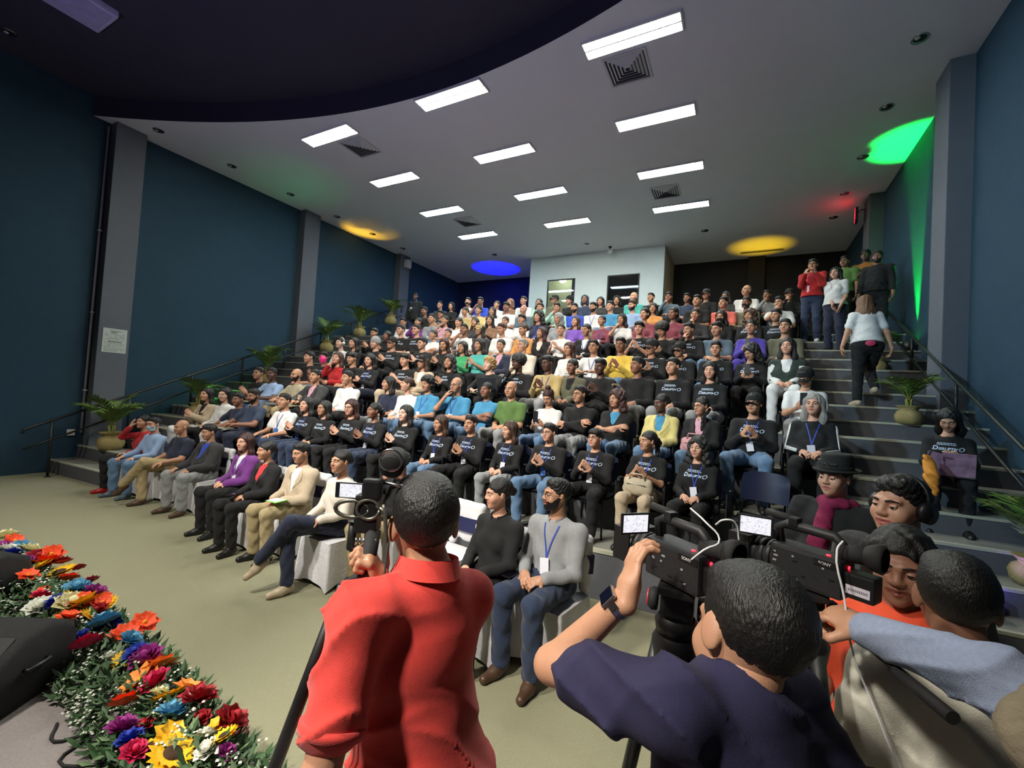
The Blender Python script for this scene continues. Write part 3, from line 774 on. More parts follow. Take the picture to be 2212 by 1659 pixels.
# wall speaker at the left rear and exit sign at the right
r = empty('wall_speaker', (XL+.27, 12.7, 6.72)); tag(r, 'white wall box at the top of the far left pilaster', 'wall box'); mb = MB(); mb.bbox(-.02, .14, -.12, .12, 0, .3, .02); mb.build('housing', M_white, r)
mb = MB(); mb.box(.14, .146, -.1, .1, .03, .27); mb.build('grille', M_vent, r)
r = empty('exit_sign', (2.28, 12.8, 6.69)); tag(r, 'small red glowing exit sign high on the right wall', 'sign')
mb = MB(); mb.bbox(-.03, .03, -.17, .17, 0, .30, .01, M=Matrix.Rotation(-.15, 4, 'Z')); mb.build('housing', M_black, r)
mb = MB(); mb.box(-.034, -.03, -.15, .15, .02, .28, M=Matrix.Rotation(-.15, 4, 'Z')); mb.build('lit_face', mat('red lit sign', 'ff2030', .4, emit='ff1028', estr=6), r)
mb = MB(); mb.tube([(0, 0, .2), (.1, .05, .3), (.38, .1, .3)], .012, 6); mb.build('bracket', M_black, r)
l = bpy.data.lights.new('exit_glow', 'POINT'); l.energy = .9; l.color = (1, .05, .1); l.shadow_soft_size = .05
lo_ = bpy.data.objects.new('exit_glow', l); COL.objects.link(lo_); lo_.parent = r; lo_.location = (-.15, -.1, .12)
# conduit, notice, switch plate
r = tag(empty('wall_conduit', (XL+.03, 3.82, 0)), 'thin pale vertical conduit pipe beside the first left pilaster', 'pipe')
mb = MB(); mb.tube([(0, 0, .75), (0, 0, 7.1)], .022, 8); mb.build('pipe', mat('lilac lit pvc', 'b9b2cc', .5), r)  # purple light on the pipe put into its colour
for z in (1.6, 3.2, 4.9): mb = MB(); mb.bbox(-.032, .03, -.03, .03, z, z+.03, .004); mb.build('clip', M_white, r)
r = tag(empty('wall_notice', (XL+.255, 4.14, 2.42)), 'white printed notice sheet taped to the left pilaster', 'notice')
mb = MB(); mb.box(0, .004, -.20, .20, 0, .50); mb.build('sheet', mat('notice paper', 'c4ccc6', .7, nscale=30, namt=.03), r)
mb = MB(); rr = random.Random(3)
mb.box(.0042, .0048, -.08, .10, .44, .455); mb.box(.0042, .0048, -.07, .03, .405, .43); mb.box(.0042, .0048, -.11, .12, .215, .24)
for z in list(np.arange(.27, .39, .018))+list(np.arange(.03, .20, .018)):
    y = -.16
    while y < .16:
        L = rr.uniform(.01, .05)
        if rr.random() < .72: mb.box(.0042, .0046, y, min(.165, y+L), z, z+.007)
        y += L+.01
mb.build('print', mat('grey notice print', '7a837e', .8), r)
r = tag(empty('switch_plate', (XL, 3.67, .70)), 'white socket plate low on the left wall', 'socket'); mb = MB(); mb.bbox(0, .03, -.06, .06, 0, .12, .006); mb.build('plate', M_white, r)
mb = MB(); mb.box(.03, .034, -.02, .02, .03, .09); mb.build('rocker', M_vent, r)

# ------------------------------------------------------------------ handrails
def step_z(y):
    i = math.floor((y-Y0)/(DEP/2))+1
    return 0 if i < 0 else (Z1/2 if i == 0 else Z1+RISE/2*(i-1))
def handrail(x, ys, z_of, label, ext=.3, yend=None):
    r = tag(empty('handrail', (x, ys[0], 0)), label, 'handrail'); y0 = ys[0]
    ye = yend or ys[-1]
    for k, dz in enumerate((0, -.36)):
        mb = MB(); pts = [(0, y-y0, z_of(y)+dz) for y in ([y0-ext]+list(ys)+[ye])]
        if k == 0: pts = [(0, -ext-.02, z_of(y0-ext)-.07)]+pts
        mb.tube(pts, .024 if k == 0 else .019, 8); mb.build('top_rail' if k == 0 else 'mid_rail', M_rail, r)
    for y in ys:
        mb = MB(); zb = max(0, step_z(y-yoff(x)))
        mb.tube([(0, y-y0, zb), (0, y-y0, z_of(y))], .022, 8); p = mb.build('post', M_rail, r)
        mb = MB(); mb.lathe([(.05, zb), (.05, zb+.012), (.024, zb+.02)], 12, M=Matrix.Translation((0, y-y0, 0))); mb.build('base_flange', M_rail, p)
handrail(-11.3, [3.24+1.13*i for i in range(9)], lambda y: 1.05+.452*(y-3.24), 'black two bar handrail climbing along the left wall', .35)
handrail(2.45, [4.2, 5.9, 7.6, 9.3, 10.9], lambda y: 1.80+.49*(y-6.05), 'black two bar handrail climbing along the right wall', .3)
# ------------------------------------------------------------------ people: materials and assembly
CLR = dict(red='a81418', lbl='8fa9cc', nav='1a2138', chr='2b2b2c', blu='2446b8', pur='6a2c78', wht='d9d9d6', blk='121213', cor='d8343a', bei='b8a68c', cre='d6ccbd',
           gry='8d8f90', dkb='25324a', cam='a39a80', pnk='c99aa6', brb='4189b0', grn='56743a', yel='d6b54a', lym='c9bd78', tan='b39d68', olv='5b5a45', org='c98a4a', gre='3a9c62', tea='4aa89e',
           slt='4d5f6c', vio='4a3a9c', vil='7a55b4', mar='7d3a46', brn='7a5a44', crm='d3bd7c', min='a9cdbd', sal='d4685c', dgn='26342c', khk='a3916b', jean='5a7796', den='22304a',
           coral='cf3f34', navT='1c1a38', orange='e0532e', offw='c9c6b6', magenta='8a1440', crimson='6e1420')
CNAME = dict(red='red', lbl='light blue', nav='navy', chr='charcoal', blu='royal blue', pur='purple', wht='white', blk='black', cor='coral', bei='beige', cre='cream', gry='grey', dkb='dark blue',
             cam='khaki camouflage', pnk='pink', brb='bright blue', grn='green', yel='yellow', lym='pale yellow', tan='tan', olv='olive', org='orange', gre='green', tea='teal', slt='slate grey', vio='violet',
             vil='lilac', mar='maroon', brn='brown', crm='pale yellow', min='mint', sal='salmon', dgn='dark green', khk='khaki', jean='jeans', den='dark denim')
def cloth(c): return mat('cloth '+c, CLR[c], .9, nscale=45, namt=.07, bump=.25, bscale=380, sheen=0 if c == 'blk' else .12)
SKIN = ['dcb29c', 'c9987e', 'b58669', '8d624d', '5a3d30']
def skin(i): return mat('skin tone %d' % i, SKIN[i], .5, nscale=35, namt=.04, bump=.08, bscale=300)
LIPS = ['b86a64', 'a85a54', '8f4a44', '70382f', '4a2622']
def lips(i): return mat('lips %d' % i, LIPS[i], .4)
HAIRC = dict(d='0e0c0b', b='6b4a2e', n='3a2415', r='33130f', y='a8824c', e='8a8680')
def hairm(c): return mat('hair '+c, HAIRC[c], .5, nscale=80, namt=.3, bump=.35, bscale=260, stretch=(1, 1, .3))
M_sclera = mat('eye white', 'd8d4cc', .2); M_iris = mat('dark iris', '1c100a', .15)
M_lens = mat('spectacle lens', 'dfe6ea', .05, trans=.9); M_specs = mat('black spectacle frame', '141414', .4)
M_print = mat('pale shirt print', 'b9c9dc', .7); M_lan = mat('blue lanyard ribbon', '3048a8', .7); M_card = mat('white badge card', 'd9d9e2', .5); M_cardb = mat('blue badge card', '3c66b4', .5)
_text = {}
def text_np(s, size=1., shear=0., bold=0.):
    cu = bpy.data.curves.new('t', 'FONT'); cu.body = s; cu.size = size; cu.shear = shear; cu.resolution_u = 2; cu.offset = bold
    o = bpy.data.objects.new('t', cu); COL.objects.link(o)
    dg = bpy.context.evaluated_depsgraph_get(); me = bpy.data.meshes.new_from_object(o.evaluated_get(dg))
    V = np.array([v.co[:] for v in me.vertices]); F = [tuple(p.vertices) for p in me.polygons]
    bpy.data.objects.remove(o); bpy.data.curves.remove(cu); bpy.data.meshes.remove(me)
    return V, F
def print_flat():
    if 'p' in _text: return _text['p']
    V = []; F = []
    def add(v, f, dx, dy):
        k = len(V)
        for p in v: V.append((p[0]+dx, p[1]+dy))
        F.extend([tuple(i+k for i in q) for q in f])
    x = 0
    for s, sz, dy in (('D', 1.35, 0), ('ISRUPTIV', .82, .02), ('O', 1.35, -.12)):
        v, f = text_np(s, sz, .22, .028); w = v[:, 0].max()-v[:, 0].min(); add(v-A_(v[:, 0].min(), 0, 0), f, x, dy); x += w+.03
    rr = random.Random(5)
    for yy, x0, x1 in ((1.55, .8, 3.6), (1.2, .7, 3.9)):
        q = x0
        while q < x1:
            L = rr.uniform(.15, .5); add(A_((0, 0, 0), (L, 0, 0), (L+.05, .2, 0), (.05, .2, 0)), [(0, 1, 2, 3)], q, yy); q += L+.12
    V = np.array(V); V[:, 0] -= (V[:, 0].min()+V[:, 0].max())/2; V /= (V[:, 0].max()-V[:, 0].min())
    V[:, 1] -= .12
    _text['p'] = (V, F); return _text['p']
def on_front(bvh, x, z, off, y0=-.8):
    h = bvh.ray_cast(Vector((x, y0, z)), Vector((0, 1, 0)))
    return (x, h[0].y-off, z) if h[0] else (x, -.08, z)
_pc = {}
def cached(key, fn):
    if key not in _pc: _pc[key] = fn()
    return _pc[key]
def hmat(J): 
    R = head_R(J)*J.get('hs', 1.); h = J['head']
    return Matrix(((R[0, 0], R[0, 1], R[0, 2], h[0]), (R[1, 0], R[1, 1], R[1, 2], h[1]), (R[2, 0], R[2, 1], R[2, 2], h[2]), (0, 0, 0, 1)))
def dress_head(root, body, J, S, lod):
    """eyes, brows, hair, headgear and things worn on the face"""
    HM = hmat(J); sk = S['skin']
    for sd_ in (-1, 1): e = link('eye', eyes_me(0 if lod != 1 else 1, sd_), body, [M_sclera, M_iris, skin(sk)]); e.matrix_local = HM
    b = link('eyebrows', brows_me(S['sex']), body, hairm('d' if S['hc'] != 'y' else 'n')); b.matrix_local = HM
    st = S['hair']; hh = LODH[lod][4]
    if st == 'x':
        if S['hc'] == 'e': o = link('hair', hair_me('fringe', hh), root, hairm('e')); o.matrix_local = HM
    elif st in ('h', 'o'):
        o = link('hood' if st == 'h' else 'beanie', headgear_me('hood' if st == 'h' else 'beanie'), root, S.get('hatm') or (cloth(S['topc']) if st == 'h' else cloth('gry' if S['hc'] == 'e' else 'blk'))); o.matrix_local = HM
    else:
        o = link('hair', hair_me(st, hh, S['sex']), root, hairm(S['hc'])); o.matrix_local = HM
        if st in 'kK':
            if S['sex'] == 'f': o2 = link('long_hair', hair_me('l', hh, 'f'), root, hairm(S['hc'])); o2.matrix_local = HM
            o = link('cap', headgear_me('cap'), root, cloth('blk' if st == 'k' else 'tan')); o.matrix_local = HM
    X = S['ex']
    if 'glasses' in X: o = link('glasses', glasses_me(), root, [M_specs]); o.matrix_local = HM
    if 'sung' in X: o = link('sunglasses', glasses_me(1), root, [mat('amber frame', 'caa35a', .4), mat('smoky lens', '403020', .1)]); o.matrix_local = HM @ Matrix.Translation((0, .03, .115)) @ Matrix.Rotation(-.9, 4, 'X')
    if 'mask' in X: o = link('face_mask', mask_me(), root, mat('pale blue face mask', '9cc6d8', .8)); o.matrix_local = HM
    if 'bmask' in X: o = link('face_mask', mask_me(), root, mat('black face mask', '141416', .8)); o.matrix_local = HM
    if 'phones' in X:
        mb = MB(); mb.tube([(.085*math.sin(t), .015, .085*math.cos(t)+.04) for t in np.linspace(-1.9, 1.9, 13)], .008, 6)
        for s in (-1, 1): mb.lathe([(.001, -.012), (.033, -.010), (.035, .01), (.001, .014)], 14, M=Matrix.Translation((s*.086, .012, -.005)) @ Matrix.Rotation(PI/2, 4, 'Y'))
        o = mb.build('headphones', M_white, root); o.matrix_local = HM
def person(J, S, loc, rz, sc, label, lod, pkey, group=None):
    """S: sex skin hair hc top topc inner bot ex ; pkey identifies the pose geometry"""
    root = empty('person', loc, rz); root.scale = (sc, sc, sc); tag(root, label, 'person', group)
    X = S['ex']; sm = int('smile' in X); bd = int('beard' in X)
    core = cached(('core', pkey, lod), lambda: body_np(J, lod)[0])
    kb = ('body', pkey, lod, J['hyaw'], J['hpit'], sm, bd)
    def mkb():
        V, F, mi = body_np(J, lod, core, sm, bd)[1]; return mesh_np('body', V, F, True, mi)
    bm_ = cached(kb, mkb)
    body = link('body', bm_, root, [skin(S['skin']), lips(S['skin']), hairm('d' if S['hc'] not in 'e' else 'e')])
    top = S['top']; seed = S.get('seed', 1)
    sleeve = {'s': 'long', 't': 'short', 'P': 'long', 'Q': 'short', 'j': 'short', 'J': 'short', 'S': 'long', 'v': 'short'}[top]
    def mks(sl, g, op, sd):
        V, F = shirt_np(J, lod, sl, g, op, sd); return (mesh_np('top', V, F), V, F)
    dress_head(root, body, J, S, lod)
    inner_c = S['inner'] if top in 'jJv' else S['topc']
    sh = cached(('shirt', pkey, lod, sleeve, 0, seed), lambda: mks(sleeve, .012, None, seed))
    so = link('shirt' if top not in 'jJv' else 'inner_shirt', sh[0], root, cloth(inner_c))
    front = sh
    if top in 'jJv':
        jl = 'long' if top in 'jv' else 'half'
        jk = cached(('jacket', pkey, lod, jl, seed), lambda: mks(jl, .024, .105 if top != 'v' else .06, seed))
        jo = link('jacket', jk[0], root, cloth(S['topc']))
        if lod != 1 and top == 'j':
            def mklap(s_):
                jb = BVHTree.FromPolygons(jk[1].tolist(), jk[2].tolist()); mb = MB(); zt = J['nck'][2]-.02; zb = J['wai'][2]+.06
                def f(u, v, o=0):
                    z = zt+(zb-zt)*v; xi = .052+.045*math.sin(min(1, v*2.2)*PI/2)*(1-v)**.8-.035*v; w_ = .055*math.sin(PI*min(1, .28+v*.72))**.7
                    p = on_front(jb, s_*(xi+w_*u), z, .006+.004*(1-u)+o); return p if p[1] < J['che'][1]-.04 else (p[0], J['che'][1]-.06-.05*v, p[2])
                mb.grid(f, 4, 10); return mb.mesh('lapel')
            for s_ in (-1, 1): link('lapel', cached(('lapel', pkey, lod, s_), lambda: mklap(s_)), jo, mat('lapel '+S['topc'], CLR[S['topc']], .8, nscale=40, namt=.05))
    if top == 'v':   # contrast sleeves
        def mkv():
            P = []
            for i in (0, 1): P += arm_prims(J, i, .96)
            V, F = sdf_mesh(P, LODH[lod][3], .027, (.005, 26, 2)); return mesh_np('sleeves', V, F)
        link('sleeves', cached(('slv', pkey, lod), mkv), root, cloth('wht'))
    tr = cached(('trous', pkey, lod), lambda: mesh_np('trousers', *trousers_np(J, lod)))
    link('trousers', tr, root, cloth(S['bot']))
    shc = {'redshoe': 'red', 'brshoe': 'brn', 'grshoe': 'slt', 'tanshoe': 'bei'}
    sc_ = next((shc[k] for k in shc if k in X), 'blk' if not S.get('wshoe') else 'wht')
    for i_ in (0, 1): link('shoe', cached(('shoe', pkey, lod, i_), lambda: mesh_np('shoe', *shoe_np(J, lod, i_))), root, mat('leather '+sc_, {'blk': '141312', 'brn': '4a3424'}.get(sc_, CLR[sc_]), .45, nscale=30, namt=.1))
    if lod != 1 and (top == 't' and S['sex'] == 'm' or top in 'j' or (top == 's' and S['topc'] in ('gry', 'lbl', 'wht', 'blk')) or S['topc'] == 'brb'):
        def mkcol():
            c = J['nck']+A_(0, -.012, -.012); mb = MB()
            def f(u, v, o=0):
                a = -2.75+5.5*u; r = .060+.010*v+o; fr = max(0, math.cos(a+PI))
                return (c[0]+r*math.sin(a), c[1]+r*1.12*math.cos(a), c[2]+.040*(1-v)+.012*math.cos(a)-.01*(1-math.cos(a))/2-(.05*v if abs(a) > 2.2 else .022*v))
            mb.grid(f, 25, 4); mb.grid(lambda u, v: f(1-u, v, .005), 25, 4); return mb.mesh('collar')
        link('collar', cached(('col', pkey, lod), mkcol), so, cloth(S['topc'] if top != 'j' else inner_c))
    # things that lie on the chest
    def bvh_of(): return BVHTree.FromPolygons(front[1].tolist(), front[2].tolist())
    need = top in 'PQ' or 'lany' in X or 'badge2' in X
    zc = J['che'][2]
    if need:
        bk = ('bvh', pkey, lod, sleeve, seed); bv = cached(bk, bvh_of)
        if top in 'PQ':
            def mkp():
                V, F = print_flat(); W = .25
                pts = [on_front(bv, v[0]*W, zc+.035+v[1]*W, .004) for v in V]
                mb = MB(); mb.add(pts, F); return mb.mesh('chest_print')
            link('chest_print', cached(('print', pkey, lod, sleeve, seed), mkp), so, M_print)
        if 'lany' in X or 'badge2' in X:
            def mkl():
                mb = MB(); zn = J['nck'][2]-.03
                for s in (-1, 1):
                    def f(u, v, s=s):
                        z = zn+(zc-.10-zn)*v; x = s*(.062*(1-v)**1.1)+(u-.5)*.011
                        return on_front(bv, x, z, .006)
                    mb.grid(f, 2, 9)
                return mb.mesh('lanyard')
            ln = link('lanyard', cached(('lan', pkey, lod, sleeve, seed), mkl), root, M_lan)
            p = Vector(on_front(bv, 0, zc-.11, .012)); pq = Vector(on_front(bv, 0, zc-.20, .016))
            mb = MB(); M = Matrix.Translation((p+pq)/2)
            def mkc():
                mb = MB(); mb.bbox(-.036, .036, -.002, .002, -.055, .055, .001); return mb.mesh('badge_card')
            c = link('badge_card', cached('card', mkc), ln, M_cardb if 'badge2' in X else M_card)
            d = (pq-p).normalized(); c.matrix_local = Matrix.Translation((p+pq)/2) @ Matrix.Rotation(math.atan2(d.y, -d.z), 4, 'X') @ Matrix.Rotation(random.uniform(-.25, .25), 4, 'Y')
    if top == 'S':
        def mkst():
            mb = MB(); P = []
            for i, s in ((0, -1), (1, 1)):
                a, b, c = J['sh'][i], J['el'][i], J['wr'][i]
                for k in (-1, 0, 1):
                    pts = []
                    for q in np.linspace(0, 1, 9):
                        c0 = a+(b-a)*min(1, q*2) if q < .5 else b+(c-b)*(q*2-1)
                        rr_ = (.062-.012*min(1, q*2)) if q < .5 else (.052-.012*(q*2-1))
                        pts.append(tuple(c0+unit(A_(s*.9, -.35-.12*k, .35+.25*k if q < .3 else .1+.25*k))*(rr_+.006)))
                    mb.tube(pts, .0065, 5)
            return mb.mesh('sleeve_stripes')
        link('sleeve_stripes', cached(('stripe', pkey, lod), mkst), so, cloth('wht'))
    return root
# ------------------------------------------------------------------ chairs
M_navyp = mat('navy moulded plastic', '1b2138', .3, nscale=25, namt=.08); M_seatp = mat('black seat plastic', '15161c', .4, nscale=25, namt=.08); M_tab = mat('tablet laminate', 'a8a48e', .5, nscale=25, namt=.06)
def chair_parts():
    d = {}
    def back(u, v):
        x = (u-.5)*.44; z = .58+.30*v; ed = abs(2*u-1)
        if v > .8: x *= 1-.06*((v-.8)/.2)**2
        return (x, .225+.05*v-.06*ed**2*.8, z-.03*ed**4*(1 if v > .7 else 0))
    mb = MB(); mb.grid(back, 11, 7); mb.grid(lambda u, v: (back(1-u, v)[0], back(1-u, v)[1]+.014, back(1-u, v)[2]), 11, 7)
    n = 11
    e = [back(i/10, 1) for i in range(n)]; mb.add([p for q in e for p in (q, (q[0], q[1]+.014, q[2]))], [(2*i, 2*i+2, 2*i+3, 2*i+1) for i in range(n-1)])
    d['backrest'] = mb.mesh('backrest')
    def seat(u, v):
        x = (u-.5)*.43; y = -.22+.42*v
        return (x, y, .445-.012*math.sin(PI*v)-.03*max(0, .15-v)/.15+.008*(2*u-1)**2)
    mb = MB(); mb.grid(seat, 9, 9); mb.grid(lambda u, v: (seat(1-u, v)[0], seat(1-u, v)[1], seat(1-u, v)[2]-.022), 9, 9); d['seat'] = mb.mesh('seat')
    for i, (sx, sy) in enumerate(((-1, -1), (1, -1), (-1, 1), (1, 1))):
        mb = MB()
        if sy < 0: mb.tube([(sx*.22, -.20, 0), (sx*.20, -.17, .40), (sx*.19, -.14, .425)], .0125, 6)
        else: mb.tube([(sx*.22, .24, 0), (sx*.205, .17, .41), (sx*.20, .215, .60), (sx*.19, .255, .78)], .0125, 6)
        d['leg%d' % i] = mb.mesh('leg')
    mb = MB(); mb.prism([(-.30, -.46), (.02, -.46), (.05, -.40), (.04, -.30), (-.18, -.26), (-.22, .0), (-.30, .0)], .690, .706); d['tablet'] = mb.mesh('tablet_arm')
    mb = MB(); mb.tube([(-.245, .17, .46), (-.26, .05, .66), (-.26, -.1, .685)], .011, 6); d['arm'] = mb.mesh('arm_bracket')
    mb = MB(); mb.prism([(-.20, .42), (.10, .42), (.12, .60), (-.20, .66)], -.275, -.262, M=Matrix(((0, 0, 1, 0), (1, 0, 0, 0), (0, 1, 0, 0), (0, 0, 0, 1)))); d['folded'] = mb.mesh('folded_tablet')
    return d
CH = chair_parts()
def chair(loc, rz, label, tablet=False, group='navy tablet arm chairs on the tiers'):
    r = empty('tablet_chair', loc, rz); tag(r, label, 'chair', group)
    link('seat', CH['seat'], r, M_seatp); link('backrest', CH['backrest'], r, M_navyp)
    for i in range(4): link('leg', CH['leg%d' % i], r, M_rail)
    link('arm_bracket', CH['arm'], r, M_rail)
    link('tablet_arm' if tablet else 'folded_tablet', CH['tablet' if tablet else 'folded'], r, M_tab if tablet else M_seatp)
    return r
M_wcloth = mat('white chair cover cloth', 'd6d4d6', .85, nscale=14, namt=.03, bump=.3, bscale=30); M_sash = mat('navy chair sash', '181b48', .6, nscale=30, namt=.08)
def cover_parts():
    d = {}
    def ringpt(u, w, dpt, z, fl):
        # rounded-rectangle perimeter; corners kick out toward the floor
        t = u*4; k = int(t) % 4; f = t-int(t)
        c = [(-w, -dpt), (w, -dpt), (w, dpt), (-w, dpt)]
        a, b = c[k], c[(k+1) % 4]; x = a[0]+(b[0]-a[0])*f; y = a[1]+(b[1]-a[1])*f
        cor = abs(2*f-1)**3
        q = 1+fl*(.10*cor-.02+.025*math.sin(u*52))
        return (x*q, y*q, z)
    def skirt(u, v):
        p = ringpt(u, .225+.02*v, .235+.02*v, .46*(1-v)+.012*v, v)
        f = (u*4) % 1; return (p[0], p[1]-.01, p[2]+.05*v*(1-abs(2*f-1)**2))
    mb = MB(); mb.grid(skirt, 65, 9); d['skirt'] = mb.mesh('seat_skirt')
    mb = MB(); mb.grid(lambda u, v: ((u-.5)*.452, -.245+.47*v, .46+.012*math.sin(PI*u)*math.sin(PI*v)), 9, 9); d['top'] = mb.mesh('seat_cover')
    V, F = sdf_mesh([cap((-.17, .235, .50), (-.16, .285, .86), .045, .04, .05), cap((.17, .235, .50), (.16, .285, .86), .045, .04, .05), ell((0, .262, .70), (.19, .045, .20), .05), cap((-.16, .285, .87), (.16, .285, .87), .04, .04, .03)], .014, 0, (.003, 30, 2))
    d['back'] = mesh_np('back_cover', V, F)
    mb = MB()
    mb.grid(lambda u, v: ((.232)*math.sin(2*PI*u), .262+.062*math.cos(2*PI*u)+.012*(v-.5), .62+.14*v), 33, 4); d['sash'] = mb.mesh('sash')
    for i, (sx, sy) in enumerate(((-1, -1), (1, -1), (-1, 1), (1, 1))):
        mb = MB(); mb.tube([(sx*.20, sy*.20, 0), (sx*.19, sy*.19, .44)], .0125, 6); d['leg%d' % i] = mb.mesh('leg')
    return d
CV = cover_parts()
def covered_chair(loc, rz, label, group='white covered chairs of the front row'):
    r = empty('covered_chair', loc, rz); tag(r, label, 'chair', group)
    link('seat_skirt', CV['skirt'], r, M_wcloth); link('seat_cover', CV['top'], r, M_wcloth); link('back_cover', CV['back'], r, M_wcloth); link('sash', CV['sash'], r, M_sash)
    for i in range(4): link('leg', CV['leg%d' % i], r, M_rail)
    return r
